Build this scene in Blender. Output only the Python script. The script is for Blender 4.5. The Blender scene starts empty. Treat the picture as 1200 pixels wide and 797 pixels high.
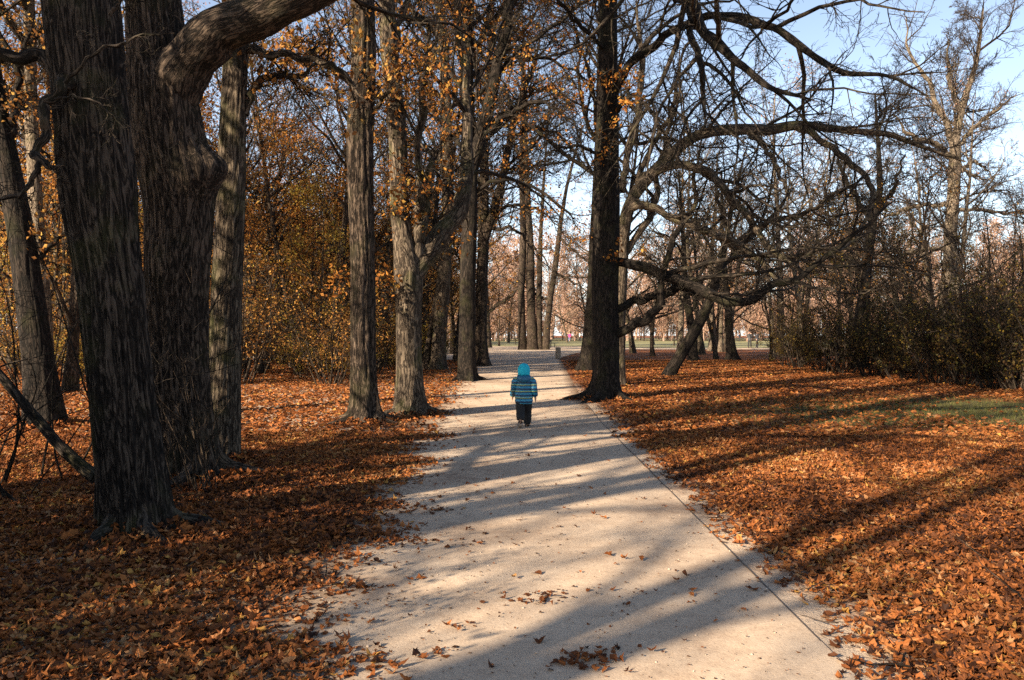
import bpy, math
import numpy as np
from mathutils import Vector, Matrix

SC = bpy.context.scene
COL = SC.collection
PI = math.pi

# ------------------------------------------------------------------ camera, sky, sun, exposure
F = 933.0          # focal length in photograph pixels (1200 wide)
EYE = 1.6
HOR = 390.0        # horizon row in the photograph
cd = bpy.data.cameras.new('camera')
cam = bpy.data.objects.new('camera', cd)
COL.objects.link(cam)
cd.lens = 28.0
cd.sensor_width = 36.0
cd.clip_start = 0.05
cd.clip_end = 1500.0
cam.location = (0, 0, EYE)
cam.rotation_euler = (PI / 2 - math.atan(8.5 / F), 0, 0)
SC.camera = cam

SUN_AZ = math.radians(43.0)      # direction the shadows run, from +X towards +Y
SUN_EL = math.radians(23.0)
w = bpy.data.worlds.new('World')
SC.world = w
w.use_nodes = True
nt = w.node_tree
bg = nt.nodes['Background']
sky = nt.nodes.new('ShaderNodeTexSky')
sky.sky_type = 'NISHITA'
sky.sun_disc = False
sky.sun_elevation = SUN_EL
sky.sun_rotation = math.atan2(-math.cos(SUN_AZ), -math.sin(SUN_AZ))
sky.air_density = 1.0
sky.dust_density = 1.0
sky.ozone_density = 2.0
tc = nt.nodes.new('ShaderNodeTexCoord')
sx = nt.nodes.new('ShaderNodeSeparateXYZ'); nt.links.new(tc.outputs['Generated'], sx.inputs[0])
rp = nt.nodes.new('ShaderNodeValToRGB')
e = rp.color_ramp.elements
e[0].position, e[0].color = 0.0, (1, 1, 1, 1)
e[1].position, e[1].color = 0.75, (0, 0, 0, 1)
x_ = e.new(.18); x_.color = (.62, .62, .62, 1)
x_ = e.new(.40); x_.color = (.25, .25, .25, 1)
nt.links.new(sx.outputs[2], rp.inputs[0])
mxs = nt.nodes.new('ShaderNodeMix'); mxs.data_type = 'RGBA'; mxs.blend_type = 'ADD'
pale = nt.nodes.new('ShaderNodeMix'); pale.data_type = 'RGBA'; pale.blend_type = 'MULTIPLY'; pale.inputs['Factor'].default_value = 1
nt.links.new(rp.outputs[0], pale.inputs['A']); pale.inputs['B'].default_value = (3.6, 3.6, 3.9, 1)
mxs.inputs['Factor'].default_value = 1
nt.links.new(sky.outputs[0], mxs.inputs['A']); nt.links.new(pale.outputs['Result'], mxs.inputs['B'])
nt.links.new(mxs.outputs['Result'], bg.inputs[0])
bg.inputs[1].default_value = 0.055

ld = bpy.data.lights.new('sun', 'SUN')
ld.energy = 5.0
ld.angle = math.radians(0.5)
ld.color = (1.0, 0.82, 0.61)
sun = bpy.data.objects.new('sun', ld)
COL.objects.link(sun)
v = Vector((math.cos(SUN_AZ) * math.cos(SUN_EL), math.sin(SUN_AZ) * math.cos(SUN_EL), -math.sin(SUN_EL)))
sun.rotation_euler = (-v).to_track_quat('Z', 'Y').to_euler()
sun.location = (-20, -20, 30)

SC.view_settings.view_transform = 'Standard'
SC.view_settings.look = 'None'
SC.view_settings.gamma = 1.0
SC.view_settings.use_curve_mapping = False
SC.view_settings.exposure = 1.8
SC.render.engine = 'CYCLES'
SC.cycles.max_bounces = 5
SC.cycles.diffuse_bounces = 3
SC.cycles.transmission_bounces = 3
SC.cycles.volume_bounces = 0
SC.cycles.use_denoising = False
SC.cycles.use_adaptive_sampling = False
SC.cycles.sample_clamp_indirect = 3.0

# ------------------------------------------------------------------ pixel helpers
def P(px, py, Y):
    return np.array([(px - 600.0) / F * Y, Y, EYE + (HOR - py) / F * Y])

def ground_at(px, py):
    Y = F * EYE / (py - HOR)
    return np.array([(px - 600.0) / F * Y, Y, 0.0])

# ------------------------------------------------------------------ materials
def new_mat(name):
    m = bpy.data.materials.new(name)
    m.use_nodes = True
    n = m.node_tree.nodes
    b = n['Principled BSDF']
    return m, n, m.node_tree.links, b

def ramp(n, stops, interp='LINEAR'):
    r = n.new('ShaderNodeValToRGB')
    r.color_ramp.interpolation = interp
    e = r.color_ramp.elements
    while len(e) > 1:
        e.remove(e[-1])
    e[0].position, e[0].color = stops[0][0], (*stops[0][1], 1)
    for p, c in stops[1:]:
        x = e.new(p)
        x.color = (*c, 1)
    return r

def bark_mat(name, dark, mid, light, moss=0.0, bump=0.6, fine=1.0):
    m, n, l, b = new_mat(name)
    a = n.new('ShaderNodeAttribute'); a.attribute_name = 'bark_co'
    mp = n.new('ShaderNodeMapping'); mp.inputs['Scale'].default_value = (34 * fine, 34 * fine, 11.0 * fine)
    l.new(a.outputs['Vector'], mp.inputs[0])
    n1 = n.new('ShaderNodeTexNoise'); n1.inputs['Scale'].default_value = 1.0
    n1.inputs['Detail'].default_value = 6; n1.inputs['Roughness'].default_value = 0.65
    n1.inputs['Distortion'].default_value = 0.6
    l.new(mp.outputs[0], n1.inputs['Vector'])
    m2 = n.new('ShaderNodeMapping'); m2.inputs['Scale'].default_value = (17 * fine, 17 * fine, 2.7 * fine)
    l.new(a.outputs['Vector'], m2.inputs[0])
    n2 = n.new('ShaderNodeTexNoise'); n2.inputs['Scale'].default_value = 1.0; n2.inputs['Detail'].default_value = 4
    n2.inputs['Roughness'].default_value = 0.55; n2.inputs['Distortion'].default_value = 1.3
    l.new(m2.outputs[0], n2.inputs['Vector'])
    sb = n.new('ShaderNodeMath'); sb.operation = 'SUBTRACT'; sb.inputs[1].default_value = .5
    l.new(n2.outputs['Fac'], sb.inputs[0])
    ab = n.new('ShaderNodeMath'); ab.operation = 'ABSOLUTE'; l.new(sb.outputs[0], ab.inputs[0])
    crack = n.new('ShaderNodeMapRange'); crack.inputs['From Max'].default_value = 0.11; crack.interpolation_type = 'SMOOTHSTEP'
    l.new(ab.outputs[0], crack.inputs['Value'])
    h = n.new('ShaderNodeMath'); h.operation = 'MULTIPLY_ADD'; h.inputs[1].default_value = 0.42
    l.new(crack.outputs[0], h.inputs[0])
    hh = n.new('ShaderNodeMath'); hh.operation = 'MULTIPLY'; hh.inputs[1].default_value = 0.75
    l.new(n1.outputs['Fac'], hh.inputs[0]); l.new(hh.outputs[0], h.inputs[2])
    r = ramp(n, [(0.32, dark), (0.58, mid), (0.86, light)])  # dark stop paints the shade inside the bark furrows
    l.new(h.outputs[0], r.inputs[0])
    big = n.new('ShaderNodeTexNoise'); big.inputs['Scale'].default_value = 2.3; big.inputs['Detail'].default_value = 3
    l.new(a.outputs['Vector'], big.inputs['Vector'])
    mr = n.new('ShaderNodeMapRange'); mr.inputs['From Min'].default_value = 0.52; mr.inputs['From Max'].default_value = 0.72
    mr.inputs['To Max'].default_value = moss
    l.new(big.outputs['Fac'], mr.inputs['Value'])
    mx = n.new('ShaderNodeMix'); mx.data_type = 'RGBA'
    mx.inputs['B'].default_value = (0.075, 0.08, 0.022, 1)
    l.new(mr.outputs[0], mx.inputs['Factor']); l.new(r.outputs[0], mx.inputs['A'])
    l.new(mx.outputs['Result'], b.inputs['Base Color'])
    b.inputs['Roughness'].default_value = 0.92
    b.inputs['Specular IOR Level'].default_value = 0.2
    bp = n.new('ShaderNodeBump'); bp.inputs['Strength'].default_value = bump; bp.inputs['Distance'].default_value = 0.03
    l.new(h.outputs[0], bp.inputs['Height']); l.new(bp.outputs[0], b.inputs['Normal'])
    return m

def leaf_mat(name, stops, trans=0.45, rough=0.6):
    m, n, l, b = new_mat(name)
    a = n.new('ShaderNodeAttribute'); a.attribute_name = 'tint'
    r = ramp(n, stops)
    l.new(a.outputs['Fac'], r.inputs[0])
    l.new(r.outputs[0], b.inputs['Base Color'])
    b.inputs['Roughness'].default_value = rough
    b.inputs['Specular IOR Level'].default_value = 0.1
    if trans > 0:
        t = n.new('ShaderNodeBsdfTranslucent')
        l.new(r.outputs[0], t.inputs['Color'])
        mx = n.new('ShaderNodeMixShader'); mx.inputs[0].default_value = trans
        l.new(b.outputs[0], mx.inputs[1]); l.new(t.outputs[0], mx.inputs[2])
        l.new(mx.outputs[0], n['Material Output'].inputs['Surface'])
    return m

BARK_DARK = bark_mat('dark_ridged_bark', (0.003, 0.0025, 0.002), (0.024, 0.018, 0.0135), (0.074, 0.058, 0.044), moss=0.3, bump=1.0)
BARK_BROWN = bark_mat('brown_bark', (0.004, 0.003, 0.002), (0.034, 0.024, 0.017), (0.098, 0.072, 0.052), moss=0.15, bump=1.0)
BARK_GREY = bark_mat('grey_bark', (0.008, 0.006, 0.004), (0.055, 0.041, 0.029), (0.14, 0.110, 0.078), moss=0.45, bump=0.9)
BARK_PALE = bark_mat('pale_bark', (0.025, 0.019, 0.013), (0.12, 0.092, 0.066), (0.21, 0.172, 0.128), moss=0.3, bump=0.5)
BARK_BLACK = bark_mat('blackish_bark', (0.002, 0.002, 0.0015), (0.012, 0.009, 0.007), (0.034, 0.026, 0.020), moss=0.15, bump=0.9)

L_RUSSET = leaf_mat('russet_leaf', [(0, (0.12, 0.052, 0.020)), (0.3, (0.27, 0.12, 0.036)), (0.65, (0.41, 0.195, 0.05)), (1, (0.50, 0.31, 0.08))])
L_ORANGE = leaf_mat('orange_leaf', [(0, (0.17, 0.06, 0.018)), (0.4, (0.34, 0.135, 0.03)), (0.8, (0.45, 0.21, 0.045)), (1, (0.44, 0.29, 0.07))])
L_YELLOW = leaf_mat('yellow_green_leaf', [(0, (0.19, 0.10, 0.028)), (0.35, (0.38, 0.215, 0.045)), (0.7, (0.45, 0.31, 0.06)), (1, (0.27, 0.25, 0.05))])
L_DARK = leaf_mat('dull_brown_green_leaf', [(0, (0.035, 0.020, 0.010)), (0.4, (0.095, 0.054, 0.022)), (0.72, (0.070, 0.072, 0.022)), (0.88, (0.16, 0.105, 0.026)), (1, (0.32, 0.22, 0.04))])
L_PINK = leaf_mat('haze_pink_bud', [(0, (0.30, 0.165, 0.12)), (0.5, (0.45, 0.28, 0.20)), (1, (0.54, 0.38, 0.25))])  # lightened in the colour, standing in for haze over the far wood
L_GROUND = leaf_mat('dry_fallen_leaf', [(0, (0.035, 0.016, 0.010)), (0.25, (0.105, 0.040, 0.017)), (0.5, (0.225, 0.075, 0.022)), (0.75, (0.34, 0.125, 0.036)), (0.92, (0.34, 0.19, 0.09)), (1, (0.38, 0.20, 0.05))], trans=0.12)

# ------------------------------------------------------------------ mesh building
class Acc:
    """collects tubes and leaves and links them as one mesh object"""
    def __init__(self):
        self.v, self.q, self.t, self.co, self.tint = [], [], [], [], []
        self.nv = 0
    def add(self, v, q=None, t=None, co=None, tint=None):
        v = np.asarray(v, dtype=np.float32)
        if q is not None and len(q): self.q.append(np.asarray(q) + self.nv)
        if t is not None and len(t): self.t.append(np.asarray(t) + self.nv)
        self.v.append(v)
        self.co.append(np.zeros_like(v) if co is None else np.asarray(co, dtype=np.float32))
        self.tint.append(np.zeros(len(v), np.float32) if tint is None else np.asarray(tint, dtype=np.float32))
        self.nv += len(v)
    def mesh(self, name, smooth=True, off=None):
        me = bpy.data.meshes.new(name)
        v = np.concatenate(self.v)
        if off is not None: v = v - np.asarray(off, dtype=np.float32)
        q = np.concatenate(self.q) if self.q else np.zeros((0, 4), int)
        t = np.concatenate(self.t) if self.t else np.zeros((0, 3), int)
        me.vertices.add(len(v)); me.vertices.foreach_set('co', v.astype(np.float32).ravel())
        nl = q.size + t.size
        me.loops.add(nl)
        me.loops.foreach_set('vertex_index', np.concatenate([q.ravel(), t.ravel()]).astype(np.int32))
        npoly = len(q) + len(t)
        me.polygons.add(npoly)
        st = np.concatenate([np.arange(len(q)) * 4, q.size + np.arange(len(t)) * 3]).astype(np.int32)
        me.polygons.foreach_set('loop_start', st)
        me.polygons.foreach_set('use_smooth', np.full(npoly, smooth))
        a = me.attributes.new('bark_co', 'FLOAT_VECTOR', 'POINT'); a.data.foreach_set('vector', np.concatenate(self.co).astype(np.float32).ravel())
        a = me.attributes.new('tint', 'FLOAT', 'POINT'); a.data.foreach_set('value', np.concatenate(self.tint).astype(np.float32))
        me.update(calc_edges=True)
        me.validate()
        return me
    def build(self, name, mat, parent=None, off=None, smooth=True):
        o = bpy.data.objects.new(name, self.mesh(name, smooth, off))
        o.data.materials.append(mat)
        COL.objects.link(o)
        if parent is not None: o.parent = parent
        return o

def norm(a):
    return a / np.maximum(np.linalg.norm(a, axis=-1, keepdims=True), 1e-9)

def tubes(acc, pts, rad, sides, rng, rough=0.0):
    """pts (B,n,3), rad (B,n)"""
    pts = np.asarray(pts, float); rad = np.asarray(rad, float)
    B, n, _ = pts.shape
    if B == 0: return
    tan = np.empty_like(pts)
    tan[:, 1:-1] = pts[:, 2:] - pts[:, :-2]
    tan[:, 0] = pts[:, 1] - pts[:, 0]; tan[:, -1] = pts[:, -1] - pts[:, -2]
    tan = norm(tan)
    mean = norm(pts[:, -1] - pts[:, 0])
    ref = np.where(np.abs(mean[:, 1:2]) > 0.75, np.array([[1.0, 0, 0]]), np.array([[0, 1.0, 0]]))[:, None, :]
    n1 = norm(ref - (ref * tan).sum(-1, keepdims=True) * tan)
    n2 = np.cross(tan, n1)
    th = np.arange(sides) * 2 * PI / sides
    c, s = np.cos(th), np.sin(th)
    r = rad[:, :, None] * np.ones(sides)
    if rough > 0: r = r * (1 + rng.normal(0, rough, r.shape))
    V = pts[:, :, None, :] + r[..., None] * (c[:, None] * n1[:, :, None, :] + s[:, None] * n2[:, :, None, :])
    L = np.concatenate([np.zeros((B, 1)), np.cumsum(np.linalg.norm(np.diff(pts, axis=1), axis=-1), axis=1)], axis=1)
    offs = rng.uniform(0, 50, (B, 1, 1))
    CO = np.stack([r * c, r * s, np.broadcast_to(L[:, :, None] + offs, r.shape)], -1)
    base = (np.arange(B) * n * sides)[:, None, None]
    i = (np.arange(n - 1) * sides)[None, :, None]
    j = np.arange(sides)[None, None, :]; j2 = (j + 1) % sides
    q = np.stack([base + i + j, base + i + j2, base + i + sides + j2, base + i + sides + j], -1).reshape(-1, 4)
    acc.add(V.reshape(-1, 3), q=q, co=CO.reshape(-1, 3))

def grow(start, d, length, n, wander, trop, rng):
    B = len(start)
    pts = np.empty((B, n, 3)); pts[:, 0] = start
    d = norm(d); step = (length / (n - 1))[:, None]
    for i in range(1, n):
        d = norm(d + rng.normal(0, wander, (B, 3)) + np.array([0, 0, trop]))
        pts[:, i] = pts[:, i - 1] + d * step
    return pts

def spawn(pts, rad, m, t0, t1, ang, rng, lenf, rmin, n, wander, trop, lmax=9.0, taper_t=0.5):
    """m children on each parent polyline -> (pts, rad)"""
    B, k, _ = pts.shape
    t = (np.arange(m)[None] + rng.uniform(0, 1, (B, m))) / m
    t = t0 + (t1 - t0) * t
    x = t * (k - 1); i = np.clip(x.astype(int), 0, k - 2); f = (x - i)[..., None]
    bi = np.arange(B)[:, None]
    a, b = pts[bi, i], pts[bi, i + 1]
    pos = a + (b - a) * f
    tan = norm(b - a)
    r = rad[bi, i] * (1 - f[..., 0]) + rad[bi, i + 1] * f[..., 0]
    plen = np.linalg.norm(np.diff(pts, axis=1), axis=-1).sum(1)[:, None]
    rv = rng.normal(0, 1, pos.shape)
    perp = norm(rv - (rv * tan).sum(-1, keepdims=True) * tan)
    A = ang * rng.uniform(0.7, 1.3, t.shape)[..., None]
    d = tan * np.cos(A) + perp * np.sin(A)
    L = np.minimum(plen * lenf * (1 - taper_t * t) * rng.uniform(0.55, 1.25, t.shape), lmax)
    L = np.maximum(L, 0.08)
    r0 = np.minimum(r * 0.7, np.maximum(L * 0.016, rmin))
    r0 = np.maximum(r0, rmin)
    pos, d, L, r0 = pos.reshape(-1, 3), d.reshape(-1, 3), L.ravel(), r0.ravel()
    cp = grow(pos, d, L, n, wander, trop, rng)
    u = np.linspace(0, 1, n)[None]
    cr = np.maximum(r0[:, None] * (1 - 0.8 * u), rmin * 0.6)
    return cp, cr

def leaves(acc, anchors, n, spread, size, rng, maple=False, flat=0.0, tint=None):
    """n small leaves scattered round the anchor points"""
    idx = rng.integers(0, len(anchors), n)
    c = anchors[idx] + rng.normal(0, spread, (n, 3))
    s = size * rng.uniform(0.6, 1.3, n)
    leaf_cards(acc, c, s, rng, flat=flat, tint=tint)

def leaf_cards(acc, c, s, rng, flat=0.0, tint=None, maple=False, lift=None):
    n = len(c)
    up = rng.normal(0, 1, (n, 3))
    up[:, 2] += flat * np.sign(up[:, 2] + 1e-6) * 3
    if flat > 0: up[:, 2] = np.abs(up[:, 2])
    up = norm(up)
    a = rng.normal(0, 1, (n, 3)); a = norm(a - (a * up).sum(1, keepdims=True) * up)
    b = np.cross(up, a)
    if tint is None: tint = rng.uniform(0, 1, n)
    S = s[:, None]
    if not maple:
        fold = rng.uniform(-0.25, 0.35, (n, 1))
        V = np.stack([c - a * S * .5, c + b * S * .36 + up * S * fold, c + a * S * .55 + up * S * rng.uniform(-.2, .2, (n, 1)), c - b * S * .36 + up * S * fold], 1)
        k = np.arange(n)[:, None] * 4
        t = np.concatenate([k + [0, 1, 2], k + [0, 2, 3]], 1).reshape(-1, 3)
        acc.add(V.reshape(-1, 3), t=t, tint=np.repeat(tint, 4))
    else:
        # lobed outline, curled, as a fan about the middle
        ang = np.radians([180, 128, 100, 72, 47, 22, 0, -22, -47, -72, -100, -128])
        rr = np.array([.46, .34, .46, .30, .48, .31, .62, .31, .48, .30, .46, .34])
        plain = (rng.uniform(0, 1, n) < .45)[:, None]
        oval = np.array([.52, .40, .34, .31, .33, .42, .60, .42, .33, .31, .34, .40])
        rad = np.where(plain, oval[None], rr[None]) * (1 + rng.normal(0, .13, (n, 12)))
        wid = rng.uniform(.7, 1.0, (n, 1))
        curl = rng.uniform(-.9, 1.5, (n, 1)); curl2 = rng.uniform(-.8, 1.1, (n, 1))
        x = np.cos(ang) * rad; y = np.sin(ang) * rad * wid
        z = curl * y ** 2 * 1.6 + curl2 * x ** 2 * 1.2 + rng.normal(0, .055, (n, 12))
        V = c[:, None] + S[:, None] * (x[..., None] * a[:, None] + y[..., None] * b[:, None] + z[..., None] * up[:, None])
        V = np.concatenate([c[:, None], V], 1)
        k = np.arange(n)[:, None, None] * 13
        j = np.arange(12)
        tri = np.stack([np.zeros(12, int), 1 + j, 1 + (j + 1) % 12], -1)[None]
        acc.add(V.reshape(-1, 3), t=(k + tri).reshape(-1, 3), tint=np.repeat(tint, 13))

def catmull(P_, n):
    """resample a polyline (k,d) to n points along a smooth curve"""
    P_ = np.asarray(P_, float)
    if len(P_) == 2: P_ = np.stack([P_[0], (P_[0] + P_[1]) / 2, P_[1]])
    Q = np.concatenate([2 * P_[:1] - P_[1:2], P_, 2 * P_[-1:] - P_[-2:-1]])
    out = []
    for i in range(1, len(Q) - 2):
        u = np.linspace(0, 1, 24, endpoint=False)[:, None]
        p0, p1, p2, p3 = Q[i - 1], Q[i], Q[i + 1], Q[i + 2]
        out.append(.5 * (2 * p1 + (p2 - p0) * u + (2 * p0 - 5 * p1 + 4 * p2 - p3) * u ** 2 + (3 * p1 - p0 - 3 * p2 + p3) * u ** 3))
    C = np.concatenate(out + [P_[-1:]])
    L = np.concatenate([[0], np.cumsum(np.linalg.norm(np.diff(C[:, :3], axis=0), axis=1))])
    s = np.linspace(0, L[-1], n)
    return np.stack([np.interp(s, L, C[:, k]) for k in range(C.shape[1])], 1)

def px_line(pl, Y, dy=0.0):
    """[(px,py,width_px[,dY])] at depth Y -> (k,4) world points and radius; dy = depth drift along the line"""
    out = []
    k = len(pl)
    for i, p in enumerate(pl):
        yy = Y + dy * (i / max(1, k - 1)) + (p[3] if len(p) > 3 else 0)
        q = P(p[0], p[1], yy)
        out.append([*q, p[2] / F * yy * .5])
    return np.array(out)

def big_trunk(acc, line, sides, ds, ridge, k, rng, flare=0.55, flare_h=0.35, lobes=5, lumps=0.05, burls=()):
    L = np.linalg.norm(np.diff(line[:, :3], axis=0), axis=1).sum()
    n = max(12, int(L / ds))
    C = catmull(line, n)
    pts, R = C[:, :3], np.maximum(C[:, 3], 0.004)
    s = np.linspace(0, L, n)
    tan = norm(np.gradient(pts, axis=0))
    ref = np.array([1.0, 0, 0])
    n1 = np.empty_like(tan)                       # frames carried along the curve, so they never flip
    n1[0] = ref
    for q_ in range(n):
        a_ = n1[max(q_ - 1, 0)]
        a_ = a_ - (a_ @ tan[q_]) * tan[q_]
        n1[q_] = a_ / max(np.linalg.norm(a_), 1e-9)
    n2 = np.cross(tan, n1)
    th = np.arange(sides) * 2 * PI / sides
    T, S = np.meshgrid(th, s)
    h = np.maximum(pts[:, 2], 0)[:, None]
    ph = rng.uniform(0, 2 * PI, 12)
    lob = .5 + .5 * np.cos(lobes * T + ph[0] + .8 * np.sin(T + ph[1]))
    lob = lob ** 1.5
    r = R[:, None] * (.93 + flare * .75 * np.exp(-h / (flare_h * .75)) * (.15 + 1.1 * lob) + .05 * np.exp(-h / 1.0))
    r += R[:, None] * lumps * (np.cos(2 * T + ph[2] + .7 * S) + np.cos(3 * T + ph[3] - 1.1 * S) * .7 + np.sin(1.9 * S + ph[4] + T))
    w_ = k * T + 2.2 * np.sin(1.25 * S + ph[5] + 2 * T) + 1.4 * np.sin(3.3 * S + ph[6] + 3 * T) + .9 * np.sin(7.1 * S + ph[7] + 5 * T)
    rid = np.abs(np.sin(w_ / 2)) ** .7
    w2 = (k // 2) * T - 1.8 * np.sin(1.7 * S + ph[8] + T) + 1.1 * np.sin(4.6 * S + ph[9])
    rid = rid * (.6 + .4 * np.abs(np.sin(w2 / 2)))
    r += ridge * (rid - .5) * np.minimum(1, R[:, None] / .2)
    for (bz, bth, amp, sg) in burls:
        dth = (T - bth + PI) % (2 * PI) - PI
        r += amp * np.exp(-((pts[:, 2][:, None] - bz) / sg) ** 2 - (dth * R[:, None] / sg) ** 2)
    V = pts[:, None] + r[..., None] * (np.cos(T)[..., None] * n1[:, None] + np.sin(T)[..., None] * n2[:, None])
    CO = np.stack([r * np.cos(T), r * np.sin(T), S + rng.uniform(0, 40)], -1)
    i = (np.arange(n - 1) * sides)[:, None]; j = np.arange(sides)[None]; j2 = (j + 1) % sides
    q = np.stack([i + j, i + j2, i + sides + j2, i + sides + j], -1).reshape(-1, 4)
    acc.add(V.reshape(-1, 3), q=q, co=CO.reshape(-1, 3))
    return C

def empty(name, loc, label=None, cat=None, group=None):
    o = bpy.data.objects.new(name, None)
    o.empty_display_size = .3
    o.location = loc
    COL.objects.link(o)
    tag(o, label, cat, group)
    return o

def tag(o, label=None, cat=None, group=None, kind=None):
    for k_, v_ in (('label', label), ('category', cat), ('group', group), ('kind', kind)):
        if v_ is not None: o[k_] = v_
    return o

# ------------------------------------------------------------------ ground, path, meadow
def attach_noise(n, l, scale, detail=4, rough=.6, vec=None):
    x = n.new('ShaderNodeTexNoise'); x.inputs['Scale'].default_value = scale
    x.inputs['Detail'].default_value = detail; x.inputs['Roughness'].default_value = rough
    if vec is not None: l.new(vec, x.inputs['Vector'])
    return x

def math_node(n, l, op, a, b=None, c=None):
    x = n.new('ShaderNodeMath'); x.operation = op
    for i, v_ in enumerate((a, b, c)):
        if v_ is None: continue
        if isinstance(v_, (int, float)): x.inputs[i].default_value = v_
        else: l.new(v_, x.inputs[i])
    return x.outputs[0]

def sand_nodes(n, l, pos):
    """pale compacted sand: colour and height sockets"""
    a = attach_noise(n, l, .9, 5, .6, pos); b_ = attach_noise(n, l, 9, 5, .7, pos); c = attach_noise(n, l, 110, 4, .75, pos)
    vo = n.new('ShaderNodeTexVoronoi'); vo.inputs['Scale'].default_value = 75; l.new(pos, vo.inputs['Vector'])
    mix = math_node(n, l, 'ADD', math_node(n, l, 'MULTIPLY', a.outputs['Fac'], .45), math_node(n, l, 'MULTIPLY', b_.outputs['Fac'], .30))
    mix = math_node(n, l, 'ADD', mix, math_node(n, l, 'MULTIPLY_ADD', c.outputs['Fac'], .20, .05))
    d_ = attach_noise(n, l, .33, 6, .7, pos)
    mix = math_node(n, l, 'ADD', mix, math_node(n, l, 'MULTIPLY', math_node(n, l, 'SUBTRACT', d_.outputs['Fac'], .5), .5))
    r = ramp(n, [(.34, (.24, .165, .115)), (.5, (.445, .342, .248)), (.62, (.535, .425, .315)), (.75, (.63, .53, .415))])
    l.new(mix, r.inputs[0])
    # darker and paler single grains
    sp = ramp(n, [(0, (.45, .42, .40)), (.12, (.8, .78, .76)), (.2, (1, 1, 1)), (.9, (1, 1, 1)), (1, (1.35, 1.33, 1.3))])
    sep = n.new('ShaderNodeSeparateColor'); l.new(vo.outputs['Color'], sep.inputs[0])
    l.new(sep.outputs[0], sp.inputs[0])
    mm = n.new('ShaderNodeMix'); mm.data_type = 'RGBA'; mm.blend_type = 'MULTIPLY'; mm.inputs['Factor'].default_value = .3
    l.new(r.outputs[0], mm.inputs['A']); l.new(sp.outputs[0], mm.inputs['B'])
    h = math_node(n, l, 'ADD', math_node(n, l, 'MULTIPLY', b_.outputs['Fac'], .9), math_node(n, l, 'MULTIPLY', c.outputs['Fac'], .28))
    h = math_node(n, l, 'SUBTRACT', h, math_node(n, l, 'MULTIPLY', vo.outputs['Distance'], .25))
    return mm.outputs['Result'], h

def litter_nodes(n, l, pos):
    vo = n.new('ShaderNodeTexVoronoi'); vo.inputs['Scale'].default_value = 13
    ds = attach_noise(n, l, 8, 3, .6, pos)
    ad = n.new('ShaderNodeVectorMath'); ad.operation = 'MULTIPLY_ADD'
    ad.inputs[1].default_value = (.12, .12, .12)
    l.new(ds.outputs['Color'], ad.inputs[0]); l.new(pos, ad.inputs[2])
    l.new(ad.outputs[0], vo.inputs['Vector'])
    sep = n.new('ShaderNodeSeparateColor'); l.new(vo.outputs['Color'], sep.inputs[0])
    r = ramp(n, [(0, (.035, .016, .009)), (.35, (.11, .036, .013)), (.65, (.22, .07, .018)), (.85, (.33, .12, .03)), (1, (.36, .19, .08))])
    bigv = attach_noise(n, l, .35, 4, .6, pos)
    f = math_node(n, l, 'ADD', math_node(n, l, 'MULTIPLY', sep.outputs[0], .75), math_node(n, l, 'MULTIPLY', bigv.outputs['Fac'], .3))
    l.new(f, r.inputs[0])
    h = math_node(n, l, 'ADD', math_node(n, l, 'MULTIPLY', sep.outputs[1], .6), math_node(n, l, 'MULTIPLY', vo.outputs['Distance'], .8))
    return r.outputs[0], h

PATH_R = 1.60
def left_edge(Y):
    return np.interp(Y, [0, 4, 8, 14, 30, 50, 75, 90], [-1.12, -1.12, -1.22, -1.45, -1.80, -1.80, -2.4, -3.0])
def right_edge(Y):
    return np.interp(Y, [0, 14, 20, 30, 50, 62, 72, 90], [1.60, 1.60, 1.72, 2.15, 3.0, 5.0, 9, 12])

def mix_rgb(n, l, f, a, b):
    x = n.new('ShaderNodeMix'); x.data_type = 'RGBA'
    l.new(f, x.inputs['Factor']); l.new(a, x.inputs['A']); l.new(b, x.inputs['B'])
    return x.outputs['Result']

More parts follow.
